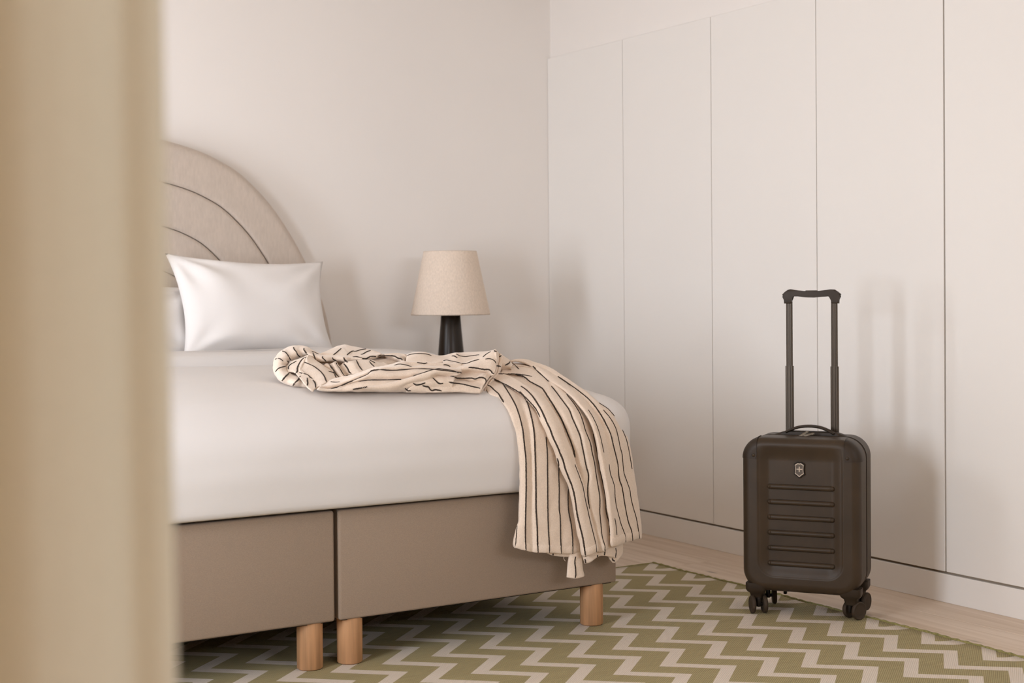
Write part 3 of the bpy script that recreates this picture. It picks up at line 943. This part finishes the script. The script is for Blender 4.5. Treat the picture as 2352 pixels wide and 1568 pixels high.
# hollow fold behind the strap
h0 = Hh((1020, 450), (1060, 560), (1130, 640), (1260, 700), (1420, 740), (1600, 700))
h1 = Hh((1090, 425), (1160, 520), (1250, 600), (1390, 650), (1540, 660), (1680, 650))
h2 = Hh((1190, 408), (1300, 480), (1420, 540), (1550, 580), (1660, 610), (1750, 630))
h3 = Hh((1200, 405), (1360, 430), (1520, 455), (1640, 510), (1730, 550), (1770, 625))
h4 = Hh((1300, 400), (1480, 405), (1640, 420), (1740, 460), (1820, 530), (1860, 630))
h5 = Hh((1400, 392), (1560, 385), (1700, 395), (1800, 415), (1860, 470), (1875, 620))
patch('sleeve', [lay(h0, .10), lay(h1, .10), lay(h2, .04), lay(h3, -.005), lay(h4, .015), lay(h5, .02), lay([(x+1, y+1) for x, y in h5], .08)], 30, 7, 14, .0015)

# front panel lying along the edge of the bed
b1 = [(728, 893), (745, 896.3), (780, 897), (830, 897), (883.6, 897.5), (930, 898), (974, 898.5), (1040, 898.5)]
s3f = [(729, 891.5), (750, 896), (780, 896), (800, 895.7), (810.7, 894.4), (821.5, 892.8), (843, 888.6), (871, 887), (904, 886), (940, 884), (974, 882), (1040, 880)]
s2f = [(731, 890), (745, 894), (770, 892), (788, 887), (805, 880), (823, 875.4), (846.3, 872.9), (879.5, 872.5), (921, 871), (940, 868), (974, 861), (1045, 864)]
s1f = [(733, 888), (745, 892.5), (760, 893), (781.7, 886.5), (796.6, 879.5), (821.5, 869.6), (844.7, 859.6), (853, 851.3), (869.6, 848.8), (892, 850.5), (921, 849.7), (954, 846.8), (981, 847.5), (1015, 850), (1060, 856)]
s0f = [(735, 886), (740, 885), (765, 878), (790, 872), (815, 863.5), (838, 856), (866, 846.5), (890, 842), (906, 838.9), (916.8, 836.4), (929.3, 837.6), (944.2, 841), (990, 841), (1060, 846)]
t0f = [(734, 884.5), (749.4, 878), (773.4, 869.5), (808, 862), (834, 853), (863, 844.5), (894.4, 839), (914.3, 833), (934.2, 831), (960, 831.5), (995, 833), (1060, 836)]
def mid(c1, c2, t=.5, n=14):
    a_, b2 = spline([(x, y, 0) for x, y in c1], n), spline([(x, y, 0) for x, y in c2], n)
    return [(p.x*(1-t)+q.x*t, p.y*(1-t)+q.y*t) for p, q in zip(a_, b2)]


patch('front_panel', [pile([(x, y+.8) for x, y in b1], 3.56), pile(b1, 3.515), pile(s3f, 3.495), pile(mid(s3f, s2f), 3.50), pile(s2f, 3.515), pile(mid(s2f, s1f), 3.508), pile(s1f, 3.535), pile(mid(s1f, s0f), 3.53), pile(s0f, 3.565), pile(t0f, 3.59), pile([(x, y+3) for x, y in t0f], 3.68)], 90, 6, 15, .002)
# twisted strip crossing over it
w0 = Hh((700, 1340), (1250, 1412), (1600, 1370), (1900, 1240))+I((400, 800), (560, 700), (640, 650), (780, 665), (930, 655), (1120, 605))
w1 = Hh((680, 1325), (1200, 1330), (1650, 1250), (2000, 1120))+I((440, 680), (580, 610), (700, 580), (860, 590), (1010, 600), (1125, 603))
w2 = Hh((660, 1320), (1200, 1250), (1700, 1130), (2171, 985))+I((500, 560), (600, 532), (700, 510), (860, 530), (1030, 560), (1130, 600))
patch('front_panel', [pile([(x, y-1) for x, y in w0], 3.54, 3.56), pile(w0, 3.495, 3.53), pile(w1, 3.475, 3.51), pile(w2, 3.49, 3.53), pile([(x, y+1.5) for x, y in w2], 3.54, 3.57)], 70, 7, 16, .001)
# folded block at the right, above the foot of the bed
bb = I((40, 975), (300, 985), (600, 985), (850, 980), (1300, 995), (1480, 1010), (1560, 1012))
bh = I((180, 850), (360, 868), (490, 892), (570, 955), (760, 960), (1150, 960), (1450, 965), (1590, 960))
bf = I((560, 720), (640, 770), (720, 815), (820, 812), (910, 785), (1200, 830), (1400, 880), (1540, 915), (1610, 900))
bfe = I((640, 665), (760, 715), (860, 745), (1000, 735), (1200, 755), (1400, 790), (1540, 800), (1650, 830))
be = I((920, 655), (1000, 680), (1080, 705), (1230, 705), (1380, 705), (1470, 725), (1560, 692), (1640, 702), (1690, 760))
bde = I((1060, 600), (1180, 610), (1300, 600), (1450, 610), (1600, 600), (1700, 605), (1770, 670))
bd = I((1080, 560), (1200, 510), (1320, 490), (1500, 500), (1650, 525), (1760, 532), (1815, 585), (1850, 620))
bc_ = I((860, 470), (1020, 460), (1200, 430), (1400, 360), (1560, 330), (1680, 308), (1790, 312), (1860, 350), (1895, 410))
bbb = I((780, 350), (900, 342), (1090, 380), (1250, 405), (1400, 355), (1540, 318), (1680, 220), (1790, 160), (1870, 130), (1900, 160))
patch('sleeve', [pile(sh(bb, 0, 1), 3.55), pile(bb, 3.50), pile(bh, 3.495, 3.50), pile(bf, 3.515, 3.50), pile(bfe, 3.545, 3.52), pile(be, 3.53, 3.515), pile(bde, 3.565, 3.54), pile(bd, 3.55, 3.53), pile(bc_, 3.60, 3.56), pile(bbb, 3.65, 3.60), pile(sh(bbb, 0, 3), 3.75, 3.68)], 80, 7, 17, .0016)
# cloth behind the block
patch('heaped_cloth', [pile(I((20, 400), (300, 400), (600, 400), (850, 380), (1100, 420), (1400, 380), (1700, 240), (1850, 170)), 3.66), pile(I((40, 250), (150, 210), (290, 195), (430, 205), (560, 245), (780, 300), (950, 300), (1060, 215), (1150, 250), (1350, 250), (1550, 220), (1800, 165)), 3.72), pile(I((40, 225), (150, 190), (290, 180), (430, 190), (600, 235), (780, 255), (1000, 200), (1180, 190), (1400, 178), (1700, 160), (1850, 135)), 3.78), pile(I((40, 240), (150, 205), (290, 195), (430, 205), (600, 250), (780, 270), (1000, 215), (1180, 205), (1400, 193), (1700, 175), (1850, 150)), 3.92)], 70, 7, 18, .0015)
# the block's right end, gathered where the skirt starts
cA = I((1895, 150), (1897, 280), (1895, 400), (1850, 610), (1700, 780), (1660, 880), (1560, 1012))
cB = I((1950, 195), (1945, 300), (1935, 420), (1895, 610), (1780, 740), (1690, 880), (1620, 1005))
cC = I((2000, 230), (1992, 330), (1978, 460), (1930, 600), (1840, 720), (1730, 860), (1690, 980))
patch('sleeve', [pile(sh(cA, -3), 3.64, 3.54), pile(cA, 3.585, 3.515), pile(cB, 3.61, 3.54), pile(cC, 3.60, 3.53), pile(sh(cC, 3, 2), 3.68, 3.60)], 40, 7, 19, .003)
patch('heaped_cloth', [pile(I((1960, 200), (2060, 270), (2180, 350), (2260, 420)), 3.68), pile(I((1975, 330), (2050, 350), (2140, 390), (2230, 450)), 3.62), pile(I((1960, 450), (2040, 440), (2090, 450), (2200, 500)), 3.61), pile(I((1900, 640), (1960, 600), (2100, 560), (2260, 540)), 3.64)], 30, 7, 20, .003)

# ---- the woven stripes, laid as thin yarn on the cloth
SPT = []


def cast(px, py):
    d = ray_dir(px, py).normalized()
    best = None
    for t in PATCH:
        loc, nrm, idx, dist = t.ray_cast(CAM, d)
        if loc is not None and (best is None or dist < best[0]):
            best = (dist, loc, nrm)
    if best is None:
        return None
    nrm = best[2]
    if nrm.dot(d) > 0:
        nrm = -nrm
    return best[1], nrm, best[0]


bmS = new()


def stripe(pts, wd=.0047, taper=True, bmT=None, hi=.0014):
    bmT = bmT or bmS
    n = max(8, int(sum(math.hypot(b_[0]-a[0], b_[1]-a[1]) for a, b_ in zip(pts, pts[1:]))/2.2))
    ps = spline([(x, y, 0) for x, y in pts], n)
    run = []

    def flush():
        if len(run) >= 3:
            rows = []
            for i, (p, nr) in enumerate(run):
                t = (run[min(i+1, len(run)-1)][0]-run[max(i-1, 0)][0])
                if t.length < 1e-6:
                    continue
                s = t.normalized().cross(nr)
                if s.length < 1e-3:
                    continue
                s.normalize()
                ww = wd*.5*(1+.22*mnoise.noise(p*420))
                if taper and (i < 2 or i > len(run)-3):
                    ww *= .75
                q = p+s*(.0006*mnoise.noise(p*300+Vector((5, 0, 0))))
                k_ = .6 if hi > .001 else .93
                rows.append([bmT.verts.new(q+s*ww+nr*.0001), bmT.verts.new(q+s*ww*k_+nr*hi), bmT.verts.new(q-s*ww*k_+nr*hi), bmT.verts.new(q-s*ww+nr*.0001)])
            grid_faces(bmT, rows)
        run.clear()
    last = None
    for p in ps:
        h = cast(p.x, p.y)
        if h is None:
            flush()
            last = None
            continue
        if last is not None and abs(h[2]-last) > .04:
            flush()
        run.append((h[0], h[1]))
        last = h[2]
    flush()


def part_of(c, y0, y1, x0=-1e9, x1=1e9):
    return [p for p in c if y0 <= p[1] <= y1 and x0 <= p[0] <= x1]


# skirt stripes
stripe([(1119.5, 884), (1127.6, 888), (1135.6, 896), (1144.8, 904), (1151, 914), (1157, 924)])
stripe([(1188, 1207), (1186.5, 1222), (1185, 1240), (1184, 1255)], .0025)
stripe(part_of(s2, 879, 1300))
stripe(part_of(s3, 899, 1300))
stripe(part_of(s4, 990, 1300))
stripe(part_of(s5, 1051, 1300))
stripe(part_of(s6, 1117, 1300))
stripe([(1131, 868), (1140, 872), (1152.8, 879), (1164.3, 884.3), (1178, 892), (1192, 900.6), (1203, 909), (1211, 916.5), (1227, 934), (1234, 944), (1240.5, 958)], .0036)
stripe(part_of(s8, 886, 1300))
stripe(part_of(s9b, 1065, 1300), .003)
stripe(part_of(s9, 859, 1062))
stripe([(1144.8, 858.5), (1160, 858.3), (1173.5, 858.3), (1188, 859), (1201, 860.6), (1212, 862.5), (1221.7, 864.5)], .0034)
stripe([(1175.8, 833.5), (1183, 839), (1191.8, 847.5)])
stripe([(1224, 840.5), (1230, 846.5), (1236.6, 854.6), (1249.3, 866), (1259.6, 876)])
stripe(part_of(s10, 876, 1168))
stripe(part_of(s11, 905, 1300))
stripe([(1299.5, 901.5), (1314.4, 915), (1329.4, 933), (1339.7, 946), (1348, 958.5), (1353.5, 970)])
stripe([(1362, 996), (1366.5, 1017), (1371, 1038), (1376, 1067), (1381, 1094), (1388, 1127), (1391.5, 1152), (1392, 1176), (1398.5, 1199), (1401.5, 1229)], .0034)
stripe(part_of(s13, 940, 1040), .0028)
stripe([(1412, 1190), (1414.5, 1205), (1416.6, 1228)], .0034)
stripe(part_of(s13b, 1065, 1300), .003)
stripe(part_of(s14, 863, 1300), .0042)
stripe(part_of(s15, 940, 1300), .0034)
stripe(part_of(s16, 924, 1092), .0034)
stripe([(1343.5, 1283), (1344.8, 1290), (1346.5, 1296)])
stripe([(1373, 1274), (1371.5, 1280), (1368, 1284)])
stripe([(1390.5, 1262), (1389, 1270), (1387.5, 1277)])
stripe([(1414, 1258), (1415, 1268), (1413.5, 1280)])
stripe([(1405.5, 1281), (1408, 1286), (1412, 1288)])
stripe([(1270, 1270.5), (1270.5, 1275)])
stripe([(1322, 1278), (1320.3, 1291), (1322, 1305), (1322.5, 1318), (1321, 1327)])
# stripes on the heap
for c in ([G((350, 318), (430, 350), (490, 420), (530, 490), (565, 545)), G((655, 215), (660, 250), (735, 345), (760, 410), (830, 465)), G((945, 240), (935, 270), (985, 340), (1030, 400), (1065, 435)),
           G((150, 540), (190, 528)), G((225, 522), (280, 530), (360, 595)), G((470, 590), (515, 620)), G((160, 880), (220, 810), (300, 770), (430, 735)), G((335, 1130), (420, 1030), (530, 925)), G((640, 1265), (680, 1200), (770, 1120), (840, 1010)), G((1030, 1060), (1045, 1200), (1030, 1270)),
           G((1195, 370), (1200, 400), (1240, 480), (1265, 555)), G((1455, 470), (1460, 510), (1530, 565), (1555, 600)), G((1735, 500), (1750, 535), (1850, 590)), G((2050, 500), (2075, 560), (2140, 610)), G((1160, 325), (1240, 350), (1340, 400)),
           G((1000, 488), (930, 515), (870, 570), (800, 680), (755, 790), (760, 855), (715, 940)), G((965, 625), (1020, 650), (1200, 730), (1330, 820), (1440, 920), (1520, 1040), (1570, 1180)), G((515, 820), (515, 745), (580, 680), (660, 637), (730, 595)),
           G((820, 910), (900, 935)), G((935, 940), (1050, 970)), G((1065, 985), (1110, 1035), (1180, 1080)), G((1190, 1115), (1250, 1200), (1270, 1330)),
           G((1620, 875), (1720, 900), (1810, 920)), G((1650, 700), (1760, 845), (1830, 960), (1930, 1065)), G((1840, 640), (1850, 690)), G((1790, 960), (1840, 1085)), G((1870, 720), (1940, 810), (2000, 920), (2050, 985)),
           G((1755, 425), (1860, 340), (1970, 245)), G((1690, 1165), (1800, 1178), (1930, 1172)),
           Hh((200, 430), (290, 350), (360, 318), (450, 322), (580, 280), (720, 257)), Hh((590, 408), (640, 400), (760, 330), (860, 300)), Hh((370, 478), (470, 470), (560, 492), (720, 528), (850, 465), (1000, 462)),
           Hh((110, 500), (150, 570), (220, 630)), Hh((120, 665), (225, 800), (260, 890), (330, 940)), Hh((465, 575), (500, 650), (560, 760), (665, 893)), Hh((830, 612), (880, 670), (1000, 790)), Hh((835, 568), (900, 600), (980, 645)),
           Hh((0, 790), (60, 890), (120, 990), (200, 1000), (270, 960)), Hh((1060, 455), (1180, 408), (1260, 430), (1420, 440), (1520, 455), (1620, 510), (1710, 530), (1770, 620)),
           Hh((1520, 712), (1600, 685), (1680, 678), (1800, 695), (1980, 745)), I((0, 430), (60, 445), (125, 468)),
           part_of(s1f, 840, 900, 755), part_of(s2f, 860, 879, 806, 932), [(810, 894), (821.5, 892.3), (843, 888.3)],
           I((170, 670), (330, 615), (500, 556), (600, 530), (700, 512), (780, 522), (860, 532), (960, 545), (1030, 562), (1110, 600)),
           I((45, 245), (90, 225), (150, 210), (290, 197), (430, 207), (490, 220), (550, 242)), I((980, 250), (1030, 250), (1090, 290)), I((1060, 208), (1150, 250)), I((1150, 250), (1250, 262), (1350, 250), (1540, 224)),
           I((800, 350), (860, 335), (950, 350), (1090, 380), (1170, 402), (1250, 406), (1320, 390), (1400, 358), (1540, 320)), I((1620, 270), (1700, 205), (1780, 160)), I((1850, 138), (1900, 155)), I((800, 432), (870, 435), (940, 467)),
           I((1670, 315), (1730, 305), (1790, 312), (1860, 350), (1892, 400)), I((1320, 488), (1380, 485), (1500, 502), (1650, 527), (1740, 528), (1790, 560), (1815, 598), (1850, 612)), I((950, 658), (1010, 680), (1090, 707), (1230, 710), (1380, 706), (1460, 725), (1560, 692), (1640, 702), (1682, 740), (1680, 775)),
           I((910, 786), (1000, 805), (1200, 832), (1400, 880), (1560, 918)), I((580, 705), (650, 770), (720, 820), (790, 815)), I((360, 860), (430, 880), (490, 890), (520, 940), (570, 965), (620, 945), (690, 955), (760, 975)), I((170, 812), (240, 850), (330, 835), (420, 805)), I((0, 915), (60, 962), (120, 965)),
           I((2185, 355), (2165, 395), (2080, 440)), I((2000, 240), (1960, 270)), I((1900, 452), (1950, 455), (1985, 465)), I((250, 385), (330, 395), (400, 405), (460, 393))]):
    stripe(c, .0044)
link('woven_stripes', bmS, M['stripe'], robe)
bmH = new()
for c in ([(1186, 1247), (1208, 1254.5), (1225, 1259), (1240, 1259.5), (1262, 1260), (1289, 1261.5), (1316, 1261.5), (1330, 1260)],
          [(1340, 1267), (1350, 1266), (1362, 1261), (1371, 1255)], [(1376, 1258), (1388, 1254), (1398, 1250)],
          [(1408, 1244), (1420, 1241.5), (1426, 1236.5), (1438, 1233), (1453, 1230.5), (1470, 1227)]):
    stripe(c, .021, False, bmH, .0007)
link('hem', bmH, M['terry'], robe)

# ------------------------------------------------------------------ suitcase
TH = radians(55)
sd = Vector((sin(TH), cos(TH), 0))
sr = Vector((cos(TH), -sin(TH), 0))
SU = thing('suitcase', 'dark brown hard-shell cabin suitcase with raised handle standing on the rug by the wardrobe', 'suitcase', (3.0203, 3.2227, .0088), -radians(35)*0+math.atan2(sr.y, sr.x))
HWD, SZ0, SZ1, SDEP = .180, .072, .541, .205
NP = 420


def smooth(a, b_, x):
    t = min(1, max(0, (x-a)/(b_-a)))
    return t*t*(3-2*t)


def shell_pt(ins, v, u, z):
    """front relief: a shallow pan open towards the top"""
    R_ = .05
    qx, qz = abs(u+.002)-(.129-R_), (.118+R_)-z
    dd = math.hypot(max(qx, 0), max(qz, 0))+min(max(qx, qz), 0)-R_
    top = smooth(.528, .470, z)
    k = smooth(-.002, -.036, dd)*top
    side = smooth(0.0, -.003, dd)*top
    return v+.0022*side+.0085*k


def shell(front):
    bm = new()
    rows = []
    if front:
        vs = [(0, .0935), (0, .06), (0, .035), (.0008, .026)]
        for k in range(1, 9):
            a = pi/2*k/8
            vs.append((.026*(1-cos(a)), .026*(1-sin(a))))
    else:
        vs = [(0, .113), (0, .15), (0, .18)]
        for k in range(1, 9):
            a = pi/2*k/8
            vs.append((.024*(1-cos(a)), SDEP-.024*(1-sin(a))))
    ins0 = vs[-1][0]
    nn = 62 if front else 10
    for k in range(1, nn+1):
        vs.append((ins0+(HWD-.006-ins0)*k/nn, vs[11 if front else 10][1]))
    for ins, v in vs:
        row = []
        zlo, zhi = SZ0+ins, SZ1-ins
        for (u, z) in rrect(-HWD+ins, HWD-ins, zlo, zhi, max(.010, .064-ins), NP):
            # tighter corners at the bottom
            vv = shell_pt(ins, v, u, z) if front and ins > .02 else v
            row.append(bm.verts.new((u, vv, z)))
        rows.append(row)
    grid_faces(bm, rows, True)
    bm.faces.new(rows[-1])
    return bm


front = link('front_shell', shell(True), M['shell'], SU)
link('back_shell', shell(False), M['shell'], SU)
# zip channel between the shells
bm = new()
rows = []
for ins, v in [(.004, .090), (.0075, .0945), (.0085, .0985), (.0085, .107), (.0075, .112), (.004, .116)]:
    rows.append([bm.verts.new((u, v, z)) for u, z in rrect(-HWD+ins, HWD-ins, SZ0+ins, SZ1-ins, .064-ins, NP)])
grid_faces(bm, rows, True)
link('zip_channel', bm, M['black'], SU, auto=40)
bm = new()
rows = []
for q in range(8):
    a = 2*pi*q/8
    ins = .0022-.0026*sin(a)
    rows.append([bm.verts.new((u, .1025+.0030*cos(a), z)) for u, z in rrect(-HWD+ins, HWD-ins, SZ0+ins, SZ1-ins, .064-ins, NP)])
rows.append(rows[0])
grid_faces(bm, rows, True)
link('zip', bm, M['wheel'], SU)
# ribs
for k in range(6):
    z = .4015-.0467*k-.0088
    RV = .0095 if k < 5 else .0085
    bm = new()
    tube(bm, [(-.094, RV, z), (0, RV, z), (.094, RV, z)], .0080, 14, 30)
    for sx in (-1, 1):
        bmesh.ops.create_uvsphere(bm, u_segments=14, v_segments=10, radius=.0080, matrix=Matrix.Translation((sx*.094, RV, z)))
    link('rib', bm, M['shell'], SU)
# corner guards (four on the front shell's upper and lower corners; the lower pair belong to the wheels)


def guard(sx):
    bm = new()
    rows = []
    prof = [(-.0006, .062), (-.0016, .060), (-.0016, .035)]
    for k in range(0, 7):
        a = pi/2*k/6
        prof.append((.026*(1-cos(a))-.0016*cos(a), .026*(1-sin(a))-.0016*sin(a)))
    for k in range(1, 7):
        prof.append((.026+.0195*k/6, -.0016))
    prof.append((.0462, .0008))
    for ins, v in prof:
        row = []
        # arc round the corner, with straight runs of fixed end lines
        ue, ze = .132, .476
        pts = []
        r = max(.010, .064-ins)
        cx, cz = HWD-ins-r, SZ1-ins-r
        pts.append((HWD-ins, ze))
        for q in range(1, 4):
            pts.append((HWD-ins, ze+(cz-ze)*q/4) if cz > ze else (HWD-ins, ze))
        for q in range(13):
            a = pi/2*q/12
            pts.append((cx+r*cos(a), cz+r*sin(a)))
        for q in range(1, 5):
            pts.append((cx+(ue-cx)*q/4, SZ1-ins))
        pts = [(max(u, ue), max(z, ze)) for u, z in pts]
        u0, z0_ = pts[0]
        u1, z1_ = pts[-1]
        pts = [(u0-.003, z0_-.0006)]+[(u0, z0_)]+pts+[(u1, z1_)]+[(u1-.0006, z1_-.003)]
        row = [bm.verts.new((sx*u, v+(.003 if k_ in (0, len(pts)-1) else 0), z)) for k_, (u, z) in enumerate(pts)]
        rows.append(row)
    grid_faces(bm, rows)
    g = link('corner_guard', bm, M['trim'], SU, auto=60)
    b2 = lathe(new(), [(.0052, 0), (.0052, .0012), (.0034, .0026), (.0, .0030)], 16)
    r_ = link('rivet', b2, M['shell'], g)
    r_.matrix_local = Matrix.Translation((sx*.1415, -.0012, .487)) @ Matrix.Rotation(radians(90), 4, 'X')


guard(-1)
guard(1)


def poly_prism(bm, outline, v0, v1):
    a = [bm.verts.new((u, v0, z)) for u, z in outline]
    b_ = [bm.verts.new((u, v1, z)) for u, z in outline]
    bm.faces.new(a)
    bm.faces.new(b_)
    n = len(a)
    for i in range(n):
        bm.faces.new((a[i], a[(i+1) % n], b_[(i+1) % n], b_[i]))
    return bm


# shield emblem (a cross on a shield)
ec = (-.003, .4465)
half = [(0, .0195), (.002, .0205), (.0045, .0212), (.0095, .0186), (.0140, .0155), (.0128, .008), (.0125, 0), (.0130, -.007), (.0142, -.0118), (.0085, -.0155), (0, -.0225)]
outl = half+[(-a, b_) for a, b_ in reversed(half[1:-1])]


def sc_outl(s):
    return [(ec[0]+a*s, ec[1]+b_*s) for a, b_ in outl]


em = link('emblem', poly_prism(new(), sc_outl(1.16), .0045, .0072), M['black'], SU, False)
bm = new()
A, B = sc_outl(.965), sc_outl(.83)
va = [bm.verts.new((u, .0038, z)) for u, z in A]
vb = [bm.verts.new((u, .0038, z)) for u, z in B]
vc = [bm.verts.new((u, .0047, z)) for u, z in A]
n = len(va)
for i in range(n):
    bm.faces.new((va[i], va[(i+1) % n], vb[(i+1) % n], vb[i]))
    bm.faces.new((va[i], vc[i], vc[(i+1) % n], va[(i+1) % n]))
link('shield_rim', bm, M['cream'], em, False)
link('shield_field', poly_prism(new(), sc_outl(.84), .0041, .0047), M['emblem'], em, False)
bm = new()
cz = ec[1]+.0022
box(bm, ec[0]-.0017, ec[0]+.0017, .0034, .0042, cz-.0082, cz+.0082, .0004, 1)
box(bm, ec[0]-.0082, ec[0]+.0082, .0033, .00415, cz-.0017, cz+.0017, .0004, 1)
box(bm, ec[0]-.0112, ec[0]+.0112, .0037, .00425, cz-.0004, cz+.0004)
link('shield_cross', bm, M['cream'], em, False)

# top carry handle on its ramped mounts
bm = new()
rows = []
for k in range(25):
    t = -1+2*k/24
    u = .006+t*.122
    z = SZ1-.0015+.0125*smooth(1.0, .55, abs(t))
    rows.append([bm.verts.new((u, v, zz)) for v, zz in [(.118, SZ1-.004), (.119, z-.002), (.122, z), (.150, z), (.153, z-.002), (.154, SZ1-.004)]])
grid_faces(bm, rows)
bm.faces.new(rows[0])
bm.faces.new(rows[-1])
hm = link('handle_mount', bm, M['trim'], SU, auto=50)
bm = new()
ps = spline([(-.068, 0, SZ1+.008), (-.050, 0, SZ1+.0165), (-.025, 0, SZ1+.0245), (.006, 0, SZ1+.0275), (.037, 0, SZ1+.0245), (.062, 0, SZ1+.0155), (.080, 0, SZ1+.006)], 40)
rows = []
for i, p in enumerate(ps):
    t = (ps[min(i+1, 39)]-ps[max(i-1, 0)]).normalized()
    nrm = Vector((-t.z, 0, t.x))
    row = []
    for q in range(14):
        a = 2*pi*q/14
        ca, sa = cos(a), sin(a)
        row.append(bm.verts.new((p.x+nrm.x*sa*.0045, .124+ca*.0125*abs(ca)**-.3 if abs(ca) > .01 else .124, p.z+nrm.z*sa*.0045)))
    rows.append(row)
grid_faces(bm, rows, True)
bm.faces.new(rows[0])
bm.faces.new(rows[-1])
link('carry_handle', bm, M['trim'], SU)

# zip pulls lying on the top edge
for q, (u, ang) in enumerate([(-.010, 32), (.006, 14)]):
    bm = new()
    box(bm, -.013, .013, -.0035, .0035, -.001, .001, .0009, 2)
    bmesh.ops.create_cone(bm, segments=14, radius1=.0036, radius2=.0036, depth=.0016, cap_ends=True, matrix=Matrix.Translation((.0155, 0, 0)))
    box(bm, .013, .021, -.003, .003, -.004, -.001, .0008, 1)
    zp = link('zip_pull', bm, M['pewter'], SU, auto=40)
    zp.matrix_local = Matrix.Translation((u, .090-.004*q, SZ1+.004)) @ Matrix.Rotation(radians(-ang), 4, 'Y') @ Matrix.Rotation(radians(70), 4, 'X')

# telescopic handle
TV = .168


def tube_sec(bm, uc, w_, d_, z0, z1):
    """rounded profile with two grooves on the front face"""
    h, e = w_/2, d_/2
    prof = [(-h, -e+.003), (-h+.003, -e), (-h*.42-.0007, -e), (-h*.42, -e+.0016), (-h*.42+.0014, -e+.0016), (-h*.42+.0021, -e), (h*.42-.0021, -e), (h*.42-.0014, -e+.0016), (h*.42, -e+.0016), (h*.42+.0007, -e), (h-.003, -e), (h, -e+.003), (h, e-.003), (h-.003, e), (-h+.003, e), (-h, e-.003)]
    a = [bm.verts.new((uc+x, TV+y, z0)) for x, y in prof]
    b_ = [bm.verts.new((uc+x, TV+y, z1)) for x, y in prof]
    n_ = len(a)
    for i in range(n_):
        bm.faces.new((a[i], a[(i+1) % n_], b_[(i+1) % n_], b_[i]))
    bm.faces.new(a)
    bm.faces.new(b_)


HU = .004
for sx in (-1, 1):
    bm = new()
    tube_sec(bm, HU+sx*.070, .0245, .014, SZ1-.012, .7515)
    link('outer_tube', bm, M['tube'], SU, False)
    bm = new()
    tube_sec(bm, HU+sx*.070, .0195, .011, .74, .953)
    link('inner_tube', bm, M['tube'], SU, False)
out = [(1811, 681.3), (1816.5, 675), (1823.2, 670), (1828, 669), (1841, 671.5), (1856.3, 673.4), (1873, 674), (1889.5, 673), (1911, 670), (1918.8, 670.4), (1925.5, 675.5), (1932, 681.3), (1929, 685), (1928.2, 693), (1927.8, 702.3), (1913, 702), (1912.5, 696), (1911.8, 689.5), (1910.3, 686), (1907.3, 683.8), (1892, 687), (1876.7, 688.6), (1860, 688), (1844.8, 685.7), (1833.4, 683.3), (1831.3, 685.5), (1830.4, 689.5), (1830, 696), (1829.8, 702), (1814.9, 702), (1814.4, 693), (1813.6, 685.7)]
outline = [((px-1871.5)/666+HU, .9875-(py-672)/738) for px, py in out]
bm = poly_prism(new(), outline, TV-.010, TV+.010)
es = [e for e in bm.edges if abs(e.verts[0].co.y-e.verts[1].co.y) < 1e-6]
bmesh.ops.bevel(bm, geom=es, offset=.003, segments=3, affect='EDGES', profile=.5)
link('grip', bm, M['trim'], SU, auto=35)
link('release_button', box(new(), HU-.0185, HU+.0185, TV-.006, TV+.006, .978, .9875, .0015, 2), M['tube'], SU)

# double spinner wheels
vdir = Vector((.70, .714, 0))


def caster(u, v, face_deg, label=None):
    bm = new()
    rows = []
    for (z, hw, hd) in [(SZ0+.022, .031, .029), (SZ0+.003, .031, .029), (SZ0-.004, .028, .026), (SZ0-.010, .0205, .021), (SZ0-.020, .018, .0185), (SZ0-.027, .0165, .017)]:
        rows.append([bm.verts.new((x, y, z)) for x, y in rrect(-hw, hw, -hd, hd, .0085, 40)])
    grid_faces(bm, rows, True)
    bm.faces.new(rows[0])
    bm.faces.new(rows[-1])
    c = link('caster', bm, M['trim'], SU, auto=60)
    c.location = (u, v, 0)
    # the forked swivel and its wheels turn together
    a = radians(face_deg)
    ax = Vector((cos(a), sin(a), 0))
    fwd = Vector((-sin(a), cos(a), 0))
    R3 = Matrix(((ax.x, fwd.x, 0), (ax.y, fwd.y, 0), (0, 0, 1)))
    trail = .012
    bm = new()
    box(bm, -.006, .006, -.012, trail+.010, .020, SZ0-.020, .004, 2)
    bmesh.ops.create_cone(bm, segments=20, radius1=.011, radius2=.0155, depth=.010, cap_ends=True, matrix=Matrix.Translation((0, 0, SZ0-.025)))
    bmesh.ops.create_cone(bm, segments=14, radius1=.005, radius2=.005, depth=.034, cap_ends=True, matrix=Matrix.Translation((0, trail, .0275)) @ Matrix.Rotation(pi/2, 4, 'Y'))
    fk = link('fork', bm, M['black'], c, auto=45)
    fk.matrix_local = R3.to_4x4()
    for s in (-1, 1):
        prof = [(.004, -.0055), (.019, -.0058), (.0235, -.0065), (.0262, -.0045), (.0275, -.001), (.0275, .0025), (.0262, .0052), (.0240, .0062), (.0225, .0052), (.012, .0058), (.0, .006)]
        bm = lathe(new(), prof, 40)
        wv = link('wheel', bm, M['wheel'], c, auto=45)
        rot = Matrix.Rotation(pi/2*s, 4, 'Y')
        wv.matrix_local = R3.to_4x4() @ Matrix.Translation((s*.0185, trail, .0275)) @ rot


caster(-.140, .031, 180+28)
caster(.145, .036, -35)
caster(.145, .170, -15)
caster(-.140, .172, 200)
bm = new()
box(bm, -.086, -.076, .150, .162, .036, SZ0+.002, .002, 2)
box(bm, -.112, -.092, .150, .170, .052, SZ0+.002, .002, 2)
link('side_foot', bm, M['black'], SU)
